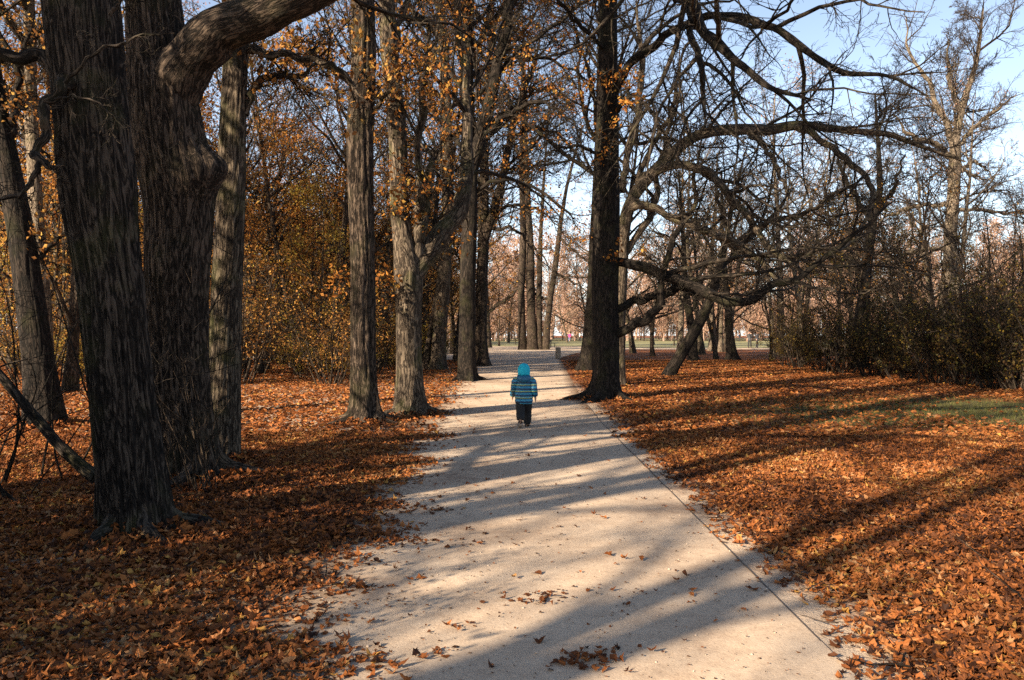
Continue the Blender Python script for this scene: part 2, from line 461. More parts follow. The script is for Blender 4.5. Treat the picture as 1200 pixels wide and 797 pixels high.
def ground_material():
    m, n, l, b = new_mat('leaf_covered_ground')
    g = n.new('ShaderNodeNewGeometry')
    pos = g.outputs['Position']
    sep = n.new('ShaderNodeSeparateXYZ'); l.new(pos, sep.inputs[0])
    lc, lh = litter_nodes(n, l, pos)
    sc_, sh = sand_nodes(n, l, pos)
    # bare sand shows through beside the path on both sides, in ragged patches
    nz = attach_noise(n, l, 1.6, 5, .65, pos)
    nz2 = attach_noise(n, l, 14, 4, .7, pos)
    d = math_node(n, l, 'SUBTRACT', sep.outputs[0], PATH_R)
    fr = n.new('ShaderNodeMapRange'); fr.inputs['From Min'].default_value = 1.35; fr.inputs['From Max'].default_value = 0.0
    fr.inputs['To Min'].default_value = -.75; fr.inputs['To Max'].default_value = .2
    l.new(d, fr.inputs['Value'])
    k = math_node(n, l, 'ADD', fr.outputs[0], math_node(n, l, 'MULTIPLY', nz.outputs['Fac'], .75))
    k = math_node(n, l, 'ADD', k, math_node(n, l, 'MULTIPLY', nz2.outputs['Fac'], .45))
    sm = n.new('ShaderNodeMapRange'); sm.inputs['From Min'].default_value = .42; sm.inputs['From Max'].default_value = .72
    l.new(k, sm.inputs['Value'])
    c = mix_rgb(n, l, sm.outputs[0], lc, sc_)
    # thin dull grass in the open by the thicket
    gp = n.new('ShaderNodeVectorMath'); gp.operation = 'DISTANCE'; gp.inputs[1].default_value = (9.2, 15.8, 0)
    l.new(pos, gp.inputs[0])
    gn = attach_noise(n, l, .8, 4, .6, pos)
    gf = math_node(n, l, 'ADD', gp.outputs['Value'], math_node(n, l, 'MULTIPLY', gn.outputs['Fac'], 7))
    gm = n.new('ShaderNodeMapRange'); gm.inputs['From Min'].default_value = 7.8; gm.inputs['From Max'].default_value = 6.4
    l.new(gf, gm.inputs['Value'])
    gf2 = attach_noise(n, l, 30, 3, .7, pos)
    gr = ramp(n, [(.3, (.035, .035, .012)), (.55, (.075, .075, .024)), (.75, (.15, .12, .045))])
    l.new(gf2.outputs['Fac'], gr.inputs[0])
    gk = math_node(n, l, 'MULTIPLY', gm.outputs[0], .92)
    c = mix_rgb(n, l, gk, c, gr.outputs[0])
    l.new(c, b.inputs['Base Color'])
    hmix = n.new('ShaderNodeMix'); hmix.data_type = 'FLOAT'
    l.new(sm.outputs[0], hmix.inputs['Factor']); l.new(lh, hmix.inputs['A']); l.new(math_node(n, l, 'MULTIPLY', sh, .3), hmix.inputs['B'])
    bp = n.new('ShaderNodeBump'); bp.inputs['Strength'].default_value = .9; bp.inputs['Distance'].default_value = .05
    l.new(hmix.outputs['Result'], bp.inputs['Height']); l.new(bp.outputs[0], b.inputs['Normal'])
    b.inputs['Roughness'].default_value = .9; b.inputs['Specular IOR Level'].default_value = .2
    return m

def path_material():
    m, n, l, b = new_mat('compacted_sand_path')
    g = n.new('ShaderNodeNewGeometry'); pos = g.outputs['Position']
    sep = n.new('ShaderNodeSeparateXYZ'); l.new(pos, sep.inputs[0])
    sc_, sh = sand_nodes(n, l, pos)
    lc, lh = litter_nodes(n, l, pos)
    a = n.new('ShaderNodeAttribute'); a.attribute_name = 'tint'     # 1 at the left rim, 0 inside
    nz = attach_noise(n, l, 2.2, 5, .65, pos); nz2 = attach_noise(n, l, 16, 4, .7, pos)
    k = math_node(n, l, 'ADD', math_node(n, l, 'MULTIPLY', a.outputs['Fac'], .8), math_node(n, l, 'MULTIPLY', nz.outputs['Fac'], .5))
    k = math_node(n, l, 'ADD', k, math_node(n, l, 'MULTIPLY', nz2.outputs['Fac'], .45))
    mr = n.new('ShaderNodeMapRange'); mr.inputs['From Min'].default_value = .74; mr.inputs['From Max'].default_value = 1.10
    l.new(k, mr.inputs['Value'])
    br = ramp(n, [(0, (.10, .06, .035)), (1, (.20, .12, .07))]); l.new(nz2.outputs['Fac'], br.inputs[0])
    c = mix_rgb(n, l, math_node(n, l, 'MULTIPLY', mr.outputs[0], .85), sc_, br.outputs[0])
    l.new(c, b.inputs['Base Color'])
    bp = n.new('ShaderNodeBump'); bp.inputs['Strength'].default_value = .28; bp.inputs['Distance'].default_value = .012
    l.new(sh, bp.inputs['Height']); l.new(bp.outputs[0], b.inputs['Normal'])
    b.inputs['Roughness'].default_value = .95; b.inputs['Specular IOR Level'].default_value = .15
    return m

def sheet(name, xs_fn, ys, nx, z, mat, tint_fn=None, zfn=None):
    acc = Acc()
    rows = []
    for y in ys:
        x0, x1 = xs_fn(y)
        x = np.linspace(x0, x1, nx)
        rows.append(np.stack([x, np.full(nx, y), np.full(nx, z)], 1))
    V = np.stack(rows)
    if zfn is not None: V[..., 2] += zfn(V[..., 0], V[..., 1])
    k = len(ys)
    i = (np.arange(k - 1) * nx)[:, None]; j = np.arange(nx - 1)[None]
    q = np.stack([i + j, i + j + 1, i + nx + j + 1, i + nx + j], -1).reshape(-1, 4)
    tint = tint_fn(V[..., 0], V[..., 1]).ravel() if tint_fn else None
    acc.add(V.reshape(-1, 3), q=q, tint=tint)
    o = acc.build(name, mat)
    tag(o, kind='structure')
    return o

G_MAT, P_MAT = ground_material(), path_material()
sheet('ground', lambda y: (-420, 420), np.linspace(-60, 420, 25), 25, 0.0, G_MAT)
ys = np.concatenate([np.linspace(-12, 40, 105), np.linspace(41, 92, 52)])
sheet('path', lambda y: (left_edge(y) - .5, right_edge(y)), ys, 33, 0.005, P_MAT,
      tint_fn=lambda x, y: np.maximum(np.clip((left_edge(y) + .62 - x) / 1.12, 0, 1), np.clip((x - right_edge(y) + .5) / .6, 0, 1) * np.clip((y - 13) / 4, 0, 1)))
sheet('cross_path', lambda y: (right_edge(72) - .2, 80), np.linspace(76, 83, 6), 40, 0.012, P_MAT)

gm, n, l, b = new_mat('pale_meadow_grass')
g = n.new('ShaderNodeNewGeometry')
nz = attach_noise(n, l, .25, 5, .65, g.outputs['Position'])
r = ramp(n, [(.3, (.10, .10, .035)), (.55, (.20, .185, .075)), (.75, (.32, .28, .15))]); l.new(nz.outputs['Fac'], r.inputs[0])
l.new(r.outputs[0], b.inputs['Base Color']); b.inputs['Roughness'].default_value = .9
sheet('meadow', lambda y: (-4 if y > 93 else 8, 190), [84, 92.9, 93.1, 130, 170, 240], 30, 0.02, gm)

# thin dark edging board along the right of the path
em, n, l, b = new_mat('dark_edging')
b.inputs['Base Color'].default_value = (.085, .064, .048, 1); b.inputs['Roughness'].default_value = .8
acc = Acc()
yy = np.linspace(-12, 17, 60)
rg = np.random.default_rng(5)
xo = right_edge(yy) + .004 + np.cumsum(rg.normal(0, .0012, 60))
sec = np.array([[0, -.06], [.009, -.06], [.009, .007], [0, .007]])
top = .0095 + np.convolve(rg.normal(0, .004, 62), np.ones(3) / 3, 'valid')
V = np.stack([np.stack([xo + s_[0], yy, np.full(60, s_[1]) if s_[1] < 0 else top], 1) for s_ in sec], 1)
i = (np.arange(59) * 4)[:, None]; j = np.arange(4)[None]; j2 = (j + 1) % 4
acc.add(V.reshape(-1, 3), q=np.stack([i + j, i + j2, i + 4 + j2, i + 4 + j], -1).reshape(-1, 4))
tag(acc.build('path_edging', em, smooth=False), kind='structure')

# ------------------------------------------------------------------ fallen leaves
rng = np.random.default_rng(11)
def in_frame(x, y, margin=.5):
    return np.abs(x) < y * .66 + margin

def cover(x, y):
    """how thick the leaves lie (0..1)"""
    le, re = left_edge(y), right_edge(y)
    wob = .22 * np.sin(y * 2.1 + .5) + .18 * np.sin(y * 5.3) + .12 * np.sin(y * 11 + x * 3)
    left = np.clip((le + .36 + wob * .8 - x) / .85, 0, 1) ** 1.4
    right = np.clip((x - re - .03 + wob * .35) / .75, 0, 1)
    on = (x > le - .4) & (x < re)
    c_ = np.maximum(left, right)
    pt = .5 + .5 * np.sin(x * 1.9 + 1.3 * np.sin(y * .8)) * np.sin(y * 1.4 + 1.1 * np.sin(x * 1.1))
    pt2 = .5 + .5 * np.sin(x * 4.3 + 2.0 * np.sin(y * 2.9)) * np.sin(y * 3.7 + 1.7 * np.sin(x * 2.6))
    c_ = c_ * (.42 + .36 * pt + .22 * pt2)
    gd = np.hypot(x - 9.2, y - 15.8)
    c_ = c_ * np.clip((gd + 1.5 * np.sin(x) - 1.5) / 4.0, .04, 1)
    return np.where(on, np.maximum(c_, .0), c_)

acc = Acc()
N = 480000
x = rng.uniform(-9, 9, N); y = rng.uniform(2.0, 12.5, N)
k = in_frame(x, y, 1.2) & (rng.uniform(0, 1, N) < cover(x, y))
x, y = x[k], y[k]
z = .008 + (rng.uniform(0, .045, len(x)) + .015 * np.sin(x * 2.3 + 1.2 * np.sin(y * 1.7)) + .012) * cover(x, y)
tn = np.clip(.44 + .12 * np.sin(x * 1.3 + y) + .08 * np.sin(x * 3.1 - y * 2.2) + rng.normal(0, .27, len(x)), 0, 1)
leaf_cards(acc, np.stack([x, y, z], 1), .034 + .050 * rng.uniform(0, 1, len(x)) ** 1.3, rng, flat=.9, tint=tn, maple=True)
N = 620000
x = rng.uniform(-34, 34, N); y = 12 + 34 * rng.uniform(0, 1, N) ** 1.3
k = in_frame(x, y, 1.5) & (rng.uniform(0, 1, N) < cover(x, y))
x, y = x[k], y[k]
z = .01 + rng.uniform(0, .035, len(x))
leaf_cards(acc, np.stack([x, y, z], 1), .095 * rng.uniform(.5, 1.3, len(x)), rng, flat=.9, tint=np.clip(.5 + rng.normal(0, .25, len(x)), 0, 1))
# leaves drifted up against the trunks
for px, py, wpx, n_ in [(162, 622, 82, 900), (226, 562, 72, 700), (260, 540, 38, 500), (52, 500, 42, 400), (427, 496, 36, 500), (482, 486, 36, 500), (708, 468, 40, 300)]:
    g_ = ground_at(px, py); R_ = wpx / F * g_[1] * .5
    a_ = rng.uniform(0, 2 * PI, n_); q_ = rng.uniform(0, 1, n_) ** 1.5
    d_ = R_ * 1.1 + q_ * .55
    z = .015 + .11 * (1 - q_) * rng.uniform(.2, 1, n_)
    leaf_cards(acc, np.stack([g_[0] + np.cos(a_) * d_, g_[1] + np.sin(a_) * d_, z], 1), .04 + .055 * rng.uniform(0, 1, n_), rng, flat=.3, tint=np.clip(rng.normal(.4, .25, n_), 0, 1), maple=True)
o = acc.build('leaf_litter', L_GROUND, smooth=False)
tag(o, 'thick carpet of dry orange brown fallen leaves on both sides of the path', 'fallen leaves', kind='stuff')

acc = Acc()
N = 640
x = rng.uniform(-1.3, 1.6, N); y = 2.4 + 24 * rng.uniform(0, 1, N) ** 1.7
# the left rim carries more
xe = left_edge(y) + np.abs(rng.normal(0, .38, N)); x = np.where(rng.uniform(0, 1, N) < .55, xe, x)
leaf_cards(acc, np.stack([x, y, np.full(N, .018)], 1), .03 + .05 * rng.uniform(0, 1, N) ** 1.5, rng, flat=1.6, tint=np.clip(rng.normal(.42, .25, N), 0, 1), maple=True)
N = 9000
y = 2.4 + 22 * rng.uniform(0, 1, N) ** 1.6
x = np.where(rng.uniform(0, 1, N) < .7, left_edge(y) - .35 + np.abs(rng.normal(0, .42, N)), rng.uniform(-1.2, 2.4, N))
leaf_cards(acc, np.stack([x, y, np.full(N, .012)], 1), .008 + .022 * rng.uniform(0, 1, N) ** 2, rng, flat=2.5, tint=np.clip(rng.normal(.25, .2, N), 0, 1))
o = acc.build('scattered_leaves', L_GROUND, smooth=False)
tag(o, 'single dry leaves lying scattered over the pale sandy path', 'fallen leaves', kind='stuff')

acc = Acc()
for cx, cy, n_, sp in [(690, 778, 60, .10), (618, 706, 22, .10), (652, 700, 14, .09), (560, 640, 10, .12), (500, 600, 26, .16), (455, 640, 40, .2), (505, 770, 8, .06), (760, 700, 6, .1)]:
    g_ = ground_at(cx, cy)
    leaf_cards(acc, g_ + np.stack([rng.normal(0, sp, n_), rng.normal(0, sp * .6, n_), rng.uniform(.012, .022, n_)], 1), .02 + .045 * rng.uniform(0, 1, n_), rng, flat=1.5, tint=np.clip(rng.normal(.3, .2, n_), 0, 1), maple=True)
tag(acc.build('trodden_leaves', L_GROUND, smooth=False), 'small dark clumps of trodden leaves on the sandy path', 'fallen leaves', kind='stuff')
acc = Acc()
N = 420
y = 2.6 + 17 * rng.uniform(0, 1, N) ** 1.3
x = rng.uniform(-1, 1, N) * (y * .66 + .5)
k = (rng.uniform(0, 1, N) < .03) | (x < left_edge(y)) | (x > right_edge(y) + .1)
x, y = x[k], y[k]; N = len(x)
a_ = rng.uniform(0, 2 * PI, N)
p = grow(np.stack([x, y, .025 + .03 * rng.uniform(0, 1, N) * (np.abs(x - .2) > 1.5)], 1), np.stack([np.cos(a_), np.sin(a_), rng.normal(0, .05, N)], 1), rng.uniform(.06, .4, N), 6, .16, 0, rng)
p[:, :, 2] = np.maximum(p[:, :, 2], .012)
tubes(acc, p, rng.uniform(.002, .006, (N, 1)) * np.linspace(1, .4, 6)[None], 5, rng)
tag(acc.build('fallen_twigs', BARK_BROWN), 'thin dry twigs lying scattered among the fallen leaves', 'twigs', kind='stuff')

acc = Acc()
N = 16000
a_ = rng.uniform(0, 2 * PI, N); q_ = 4.2 * rng.uniform(0, 1, N) ** .6
c_ = np.stack([9.2 + np.cos(a_) * q_ * 1.5, 15.8 + np.sin(a_) * q_, np.zeros(N)], 1)
hgt = rng.uniform(.03, .10, (N, 1)); b1 = rng.uniform(0, 2 * PI, N)
d_ = np.stack([np.cos(b1), np.sin(b1), np.zeros(N)], 1)
tip = c_ + rng.normal(0, .03, (N, 3)) * [1, 1, 0] + np.array([0, 0, 1]) * hgt
V = np.stack([c_ - d_ * .004, c_ + d_ * .004, tip], 1)
acc.add(V.reshape(-1, 3), t=(np.arange(N)[:, None] * 3 + np.arange(3)[None]), tint=np.repeat(rng.uniform(0, 1, N), 3))
L_GRASS = leaf_mat('dull_grass', [(0, (.05, .055, .015)), (.6, (.10, .11, .03)), (1, (.22, .19, .07))])
tag(acc.build('grass', L_GRASS, smooth=False), 'thin dull green grass coming through the leaves by the thicket', 'grass', kind='stuff')

# small stones pressed into the path surface
acc = Acc()
N = 1300
x = rng.uniform(-1.5, 2.3, N); y = 2.5 + 9 * rng.uniform(0, 1, N) ** 1.5
s = .004 + .010 * rng.uniform(0, 1, N) ** 4
oc = np.array([[1, 0, 0], [-1, 0, 0], [0, 1, 0], [0, -1, 0], [0, 0, .7], [0, 0, -.7]])
ft = np.array([[0, 2, 4], [2, 1, 4], [1, 3, 4], [3, 0, 4], [2, 0, 5], [1, 2, 5], [3, 1, 5], [0, 3, 5]])
V = np.stack([x, y, np.full(N, .007)], 1)[:, None] + oc[None] * s[:, None, None] * rng.uniform(.6, 1.2, (N, 6, 1))
acc.add(V.reshape(-1, 3), t=((np.arange(N) * 6)[:, None, None] + ft[None]).reshape(-1, 3), tint=np.repeat(rng.uniform(0, 1, N), 6))
stone = leaf_mat('grit_stone', [(0, (.13, .095, .07)), (.5, (.30, .235, .18)), (1, (.46, .38, .31))], trans=0)
tag(acc.build('gravel', stone), 'fine grit lying on the sandy path', 'gravel', kind='stuff')

# ------------------------------------------------------------------ trees drawn one by one
TRUNKS = []     # (px, phrase) of the trees that others are described by

def limb_arrays(lines, n=28):
    C = [catmull(x, n) for x in lines]
    A = np.stack(C)
    return A[:, :, :3], np.maximum(A[:, :, 3], .004)

def twigs(acc, pts, rad, rng, plan, rmin):
    """plan: list of (m, t0, t1, angle, lenf, n, sides, wander, trop, lmax)"""
    last = [pts.reshape(-1, 3)]
    p, r = pts, rad
    for (m, t0, t1, ang, lenf, n, sides, wan, tr, lmax) in plan:
        p, r = spawn(p, r, m, t0, t1, ang, rng, lenf, rmin, n, wan, tr, lmax)
        low = p[:, :, 2].min(1) < np.minimum(1.6, p[:, 0, 2] - .2)
        z0 = p[low, :1, 2]; p[low, :, 2] = z0 + np.abs(p[low, :, 2] - z0) * .7
        tubes(acc, p, r, sides, rng)
        last.append(p[:, n // 2:].reshape(-1, 3))
    return last

def hero(name, label, cat, Y, trunk, limbs=(), bark=BARK_BROWN, seed=1, sides=40, ds=.12, ridge=.02, k=16, flare=.55,
         lobes=5, lumps=.04, burls=(), crown_t=.45, crown=None, limb_plan=None, rmin=.006, leaf=None, dys=(), limb_name='limb', flare_h=.35,
         phrase=None, stems=(), twig=BARK_DARK, roots=0, sprays=()):
    rng = np.random.default_rng(seed)
    tl = px_line(trunk, Y)
    if tl[0, 2] > -.15:
        b0 = tl[0].copy(); b0[2] = -.15; tl = np.concatenate([b0[None], tl])
    base = np.array([tl[0, 0], tl[0, 1], 0.0])
    root = empty(name, base, label, cat)
    acc = Acc()
    C = big_trunk(acc, tl, sides, ds, ridge, k, rng, flare=flare, lobes=lobes, lumps=lumps, burls=burls, flare_h=flare_h)
    acc.build('trunk', bark, root, off=base)
    for q_ in range(roots):
        a0 = 2 * PI * (q_ + rng.uniform(-.25, .25)) / roots + .3
        R_ = tl[1, 3] if tl[0, 2] < 0 else tl[0, 3]
        dd = np.array([math.cos(a0), math.sin(a0), 0]); sd = np.array([-dd[1], dd[0], 0]) * rng.normal(0, .25)
        Lr = R_ * rng.uniform(1.4, 2.4)
        rl = [[*(dd * R_ * .55 + [0, 0, R_ * .9]), R_ * .30], [*(dd * R_ * 1.0 + [0, 0, R_ * .34]), R_ * .26], [*(dd * (R_ + Lr * .3) + sd * .2 + [0, 0, .06]), R_ * .19],
              [*(dd * (R_ + Lr * .65) + sd * .6 + [0, 0, .012]), R_ * .12], [*(dd * (R_ + Lr) + sd + [0, 0, -.05]), R_ * .07]]
        Cr = catmull(np.array(rl), 18)
        acc = Acc(); tubes(acc, (Cr[None, :, :3] + base), Cr[None, :, 3], 12, rng, rough=.05)
        acc.build('root', bark, root, off=base)
    for st in stems:
        acc = Acc(); sl = px_line(st, Y)
        if sl[0, 2] < .4: sl[0, 2] = -.1
        big_trunk(acc, sl, max(12, sides // 2), ds, ridge * .7, k, rng, flare=.3, lumps=lumps)
        acc.build('stem', bark, root, off=base)
    lines = []
    for i, lm in enumerate(limbs):
        dy = dys[i] if i < len(dys) else rng.uniform(-.8, .8)
        ll = px_line(lm, Y, dy)
        ll[-1, 3] *= .4
        ll = catmull(ll, 26)
        kn = rng.normal(0, 1, (26, 3)); kn = (kn + np.roll(kn, 1, 0) * .8) * (np.minimum(.25 * ll[:, 3:4], .018) + .005 * Y / 10)
        kn[:2] = 0; ll[:, :3] += kn
        ll[:, 3] *= 1 + rng.normal(0, .07, 26)
        lines.append(ll)
        p, r = limb_arrays([ll], 48)
        acc = Acc(); tubes(acc, p, r, 14, rng, rough=.035)
        acc.build(limb_name, bark, root, off=base)
    ca = Acc(); anchors = []
    TW = [(11, .05, .98, .85, .5, 8, 4, .18, .015, 3.4), (8, .1, 1, .8, .5, 6, 3, .22, .015, 1.7), (6, .15, 1, .7, .6, 4, 3, .22, .01, .9)]
    if lines:
        p, r = limb_arrays(lines, 28)
        anchors += twigs(ca, p, r, rng, limb_plan or TW, rmin)[1:]
    if crown is not None:
        Cc = catmull(tl, 40)
        anchors += twigs(ca, Cc[None, :, :3], np.maximum(Cc[None, :, 3], .01), rng, [(crown[0], crown_t, .99, *crown[1:])] + (limb_plan or TW), rmin)[1:]
    if ca.nv:
        ca.build('branches', twig or bark, root, off=base)
    if sprays:
        fa = Acc()
        for (px, py, n_, sp) in sprays:
            c_ = P(px, py, Y - .5)
            k_ = max(3, n_ // 9)
            sub = c_ + rng.normal(0, 1, (k_, 3)) * np.array([sp, sp, sp * .35])
            leaves(fa, sub, n_, .07, .085, rng)
        fa.build('foliage', L_ORANGE, root, off=base, smooth=False)
    if leaf and anchors:
        mat, n_l, size, zmin, zmax = leaf
        an = np.concatenate(anchors[-1:] if False else anchors)
        an = an[(an[:, 2] > zmin) & (an[:, 2] < zmax)]
        if len(an):
            fa = Acc(); 
            # leaves cling in bunches: a subset of twigs carries them
            sub = an[rng.integers(0, len(an), max(12, n_l // 7))]
            leaves(fa, sub, n_l, .13, size, rng)
            fa.build('foliage', mat, root, off=base, smooth=False)
    if phrase: TRUNKS.append((trunk[0][0], phrase))
    return root

# crown: (m, angle, lenf, n, sides, wander, trop, lmax)
CR = (20, .85, .6, 9, 6, .13, .03, 6.5)
CRS = (8, .8, .55, 9, 5, .13, .03, 5.0)
TWS = [(7, .1, .98, .85, .5, 8, 4, .18, .015, 3.0), (5, .1, 1, .8, .5, 6, 3, .22, .015, 1.6), (4, .15, 1, .7, .6, 4, 3, .22, .01, .9)]
bz = EYE + (HOR - 205) / F * 8.8
hero('old_tree', 'massive dark ridged trunk standing in leaves close by the path', 'tree', 6.4,
     [(160, 622, 78), (152, 540, 71), (143, 453, 68), (132, 340, 70), (123, 280, 76), (115, 215, 85), (106, 121, 82), (98, 24, 86), (95, -60, 80), (96, -250, 70), (90, -600, 52), (84, -1000, 32), (70, -1450, 10)],
     limbs=[[(76, 82, 26, -.1), (45, 69, 17), (10, 67, 14), (-60, 62, 10), (-150, 40, 6)],
            [(80, 96, 18, -.3), (66, 112, 12, -.4), (54, 128, 12, -.4), (58, 150, 11, -.4), (46, 172, 10, -.4), (48, 190, 9, -.5), (60, 196, 7, -.5), (78, 194, 4, -.5)],
            [(48, 190, 7, -.5), (40, 214, 6, -.5), (28, 226, 5, -.5), (5, 232, 4, -.5), (-20, 240, 3, -.5)],
            [(78, 98, 5, -.55), (100, 75, 4, -.6), (128, 58, 3.5, -.6), (165, 44, 3, -.6), (207, 40, 1.5, -.6)],
            [(66, 117, 3, -.5), (95, 114, 2.5, -.6), (120, 124, 2, -.6), (146, 150, 1.2, -.6)],
            [(130, 20, 4, -.6), (140, 8, 3.5, -.6), (158, -8, 3, -.6)]],
     dys=[-.2, 0, 0, 0, 0, 0], bark=BARK_DARK, seed=3, sides=120, ds=.035, ridge=.045, k=32, flare=.32, lobes=5, lumps=.028, crown=(9, .8, .5, 9, 6, .14, .03, 6.0), crown_t=.55,
     limb_plan=[(7, .25, .98, .8, .36, 7, 4, .2, .0, 1.3), (4, .1, 1, .8, .5, 5, 3, .24, .0, .6), (3, .2, 1, .7, .6, 4, 3, .2, 0, .3)], rmin=.0035, flare_h=.3, roots=5, phrase='massive ridged trunk')
hero('old_tree', 'thick knobbly trunk with a burl and a heavy limb arching over', 'tree', 8.8,
     [(226, 562, 72), (220, 518, 64), (212, 445, 63), (207, 324, 71), (209, 243, 80), (199, 162, 86), (193, 105, 78), (184, 20, 66), (182, -30, 60), (180, -120, 56), (172, -400, 40), (165, -750, 22), (160, -1050, 6)],
     limbs=[[(198, 150, 52), (210, 105, 60), (230, 68, 58), (262, 38, 54), (300, 18, 50), (345, -4, 46), (410, -30, 45), (520, -62, 34), (680, -112, 24), (840, -140, 12)],
            [(185, 20, 30), (150, -40, 26), (110, -120, 20), (50, -240, 12), (0, -330, 5)]],
     dys=[-1.2, 1.0], bark=BARK_BROWN, seed=7, sides=110, ds=.045, ridge=.045, k=34, flare=.3, lumps=.03,
     burls=[(bz, -.15, .21, .2), (bz - .1, -.7, .12, .2), (bz + .9, -1.2, .07, .25), (bz - 1.0, -1.5, .05, .3)], crown=(7, .8, .5, 9, 6, .14, .03, 6.0), crown_t=.6,
     limb_plan=[(7, .35, .98, .8, .30, 7, 4, .2, .02, 2.0), (5, .1, 1, .8, .5, 5, 3, .24, .0, .9), (4, .2, 1, .7, .6, 4, 3, .2, 0, .5)], rmin=.004, roots=4, phrase='burled trunk')
hero('tree', 'straight grey trunk rising close behind the burled trunk', 'tree', 9.95,
     [(260, 540, 38), (263, 450, 36), (268, 300, 34), (275, 130, 30), (278, 60, 29), (282, -50, 29), (286, -300, 23), (290, -700, 12), (292, -950, 3)],
     limbs=[[(290, 58, 11), (320, 64, 9), (360, 68, 8), (390, 78, 7), (408, 94, 5), (430, 120, 3)],
            [(288, 135, 9), (298, 108, 8), (320, 92, 7), (350, 90, 5), (380, 70, 3)],
            [(283, 20, 7), (310, -10, 6), (350, -50, 4)]],
     bark=BARK_GREY, seed=11, sides=64, ds=.07, ridge=.022, k=20, flare=.3, crown=(12, .7, .45, 9, 5, .14, .05, 5.0), crown_t=.5, rmin=.005, leaf=(L_RUSSET, 380, .075, 2.5, 5.5), phrase='straight grey trunk')
hero('tree', 'dark slanting trunk leaning over at the very left', 'tree', 13.6,
     [(52, 500, 42), (44, 410, 34), (27, 290, 31), (9, 185, 28), (-6, 100, 24), (-24, -20, 20), (-44, -200, 14), (-58, -420, 4)],
     limbs=[[(8, 175, 11), (18, 130, 9), (24, 80, 7), (40, 30, 4)], [(30, 310, 8), (60, 290, 6), (95, 260, 4), (130, 250, 2)]],
     bark=BARK_BLACK, seed=13, sides=48, ds=.09, flare=.35, crown=CR, crown_t=.45, leaf=(L_RUSSET, 1200, .08, 2, 9), phrase='slanting dark trunk')
hero('tree', 'thin sunlit trunk seen just behind the slanting dark trunk', 'tree', 21.0,
     [(57, 460, 19), (47, 300, 17), (40, 180, 16), (37, 60, 14), (35, -60, 11), (30, -300, 4)],
     limbs=[[(40, 190, 5), (25, 140, 4), (10, 90, 3)], [(39, 110, 5), (60, 70, 4), (75, 20, 3)]],
     bark=BARK_PALE, seed=17, sides=24, ds=.15, ridge=.01, crown=CR, crown_t=.4, leaf=(L_RUSSET, 1500, .09, 2, 12))
hero('tree', 'tall straight unforked trunk with deep bark ridges just left of the pale forked one', 'tree', 14.2,
     [(427, 496, 40), (426, 440, 31), (425, 300, 29.5), (423, 150, 30), (426, 60, 28), (426, -60, 26), (424, -300, 20), (420, -600, 8), (420, -750, 2)],
     limbs=[[(412, 100, 6), (392, 84, 5), (360, 60, 4), (330, 50, 2)], [(438, 130, 5), (455, 110, 4), (480, 60, 3)]],
     bark=BARK_BROWN, seed=19, sides=72, ds=.07, ridge=.045, k=14, flare=.55, lobes=6, crown=CR, crown_t=.5, leaf=(L_RUSSET, 900, .085, 4, 9), roots=5, phrase='wavy ridged trunk')
hero('tree', 'pale grey forked trunk with a broken stub in its fork beside the path', 'tree', 15.5,
     [(482, 486, 38), (479, 430, 32), (478, 370, 33), (479, 325, 37), (474, 285, 27), (468, 235, 23), (466, 160, 22), (458, 70, 21), (452, -20, 18), (446, -160, 13), (440, -400, 3)],
     limbs=[[(482, 322, 30), (500, 296, 26), (522, 268, 22), (540, 240, 20), (548, 205, 16), (548, 140, 13), (541, 40, 9), (536, -100, 4)],
            [(484, 310, 15), (492, 275, 13), (500, 235, 12), (504, 205, 11.5), (503, 186, 11)],
            [(487, 290, 9), (492, 240, 9), (492, 190, 9), (496, 120, 7), (503, 40, 4)],
            [(458, 75, 9), (468, 40, 8), (480, -20, 6), (490, -100, 3)], [(477, 350, 4), (450, 340, 3.5), (420, 330, 2.5), (395, 334, 1.5)]],
     dys=[1.5, 0, -.4, .8, -1], bark=BARK_GREY, seed=23, sides=56, ds=.08, ridge=.016, k=20, flare=.5, lobes=5, lumps=.05, crown=CR, crown_t=.55,
     leaf=(L_ORANGE, 1500, .08, 2.2, 8.5), roots=4, sprays=[(505, 228, 110, .5), (490, 240, 60, .4), (470, 190, 50, .5), (515, 100, 80, .6), (455, 110, 60, .5)], phrase='forked trunk')
hero('tree', 'slightly bent brown trunk set back in the leaves behind the forked trunk', 'tree', 34.0,
     [(513, 432, 19), (516, 380, 17), (522, 300, 16), (525, 200, 15), (522, 100, 13), (518, 20, 11), (515, -120, 4)],
     limbs=[[(523, 150, 7), (535, 110, 5), (545, 60, 3)], [(521, 90, 6), (505, 50, 5), (495, 0, 3)], [(520, 320, 4), (495, 300, 4), (470, 296, 3), (440, 300, 2)]],
     bark=BARK_GREY, seed=29, sides=28, ds=.15, ridge=.015, crown=CR, crown_t=.4, leaf=(L_ORANGE, 2600, .10, 4, 16), phrase='bent brown trunk')
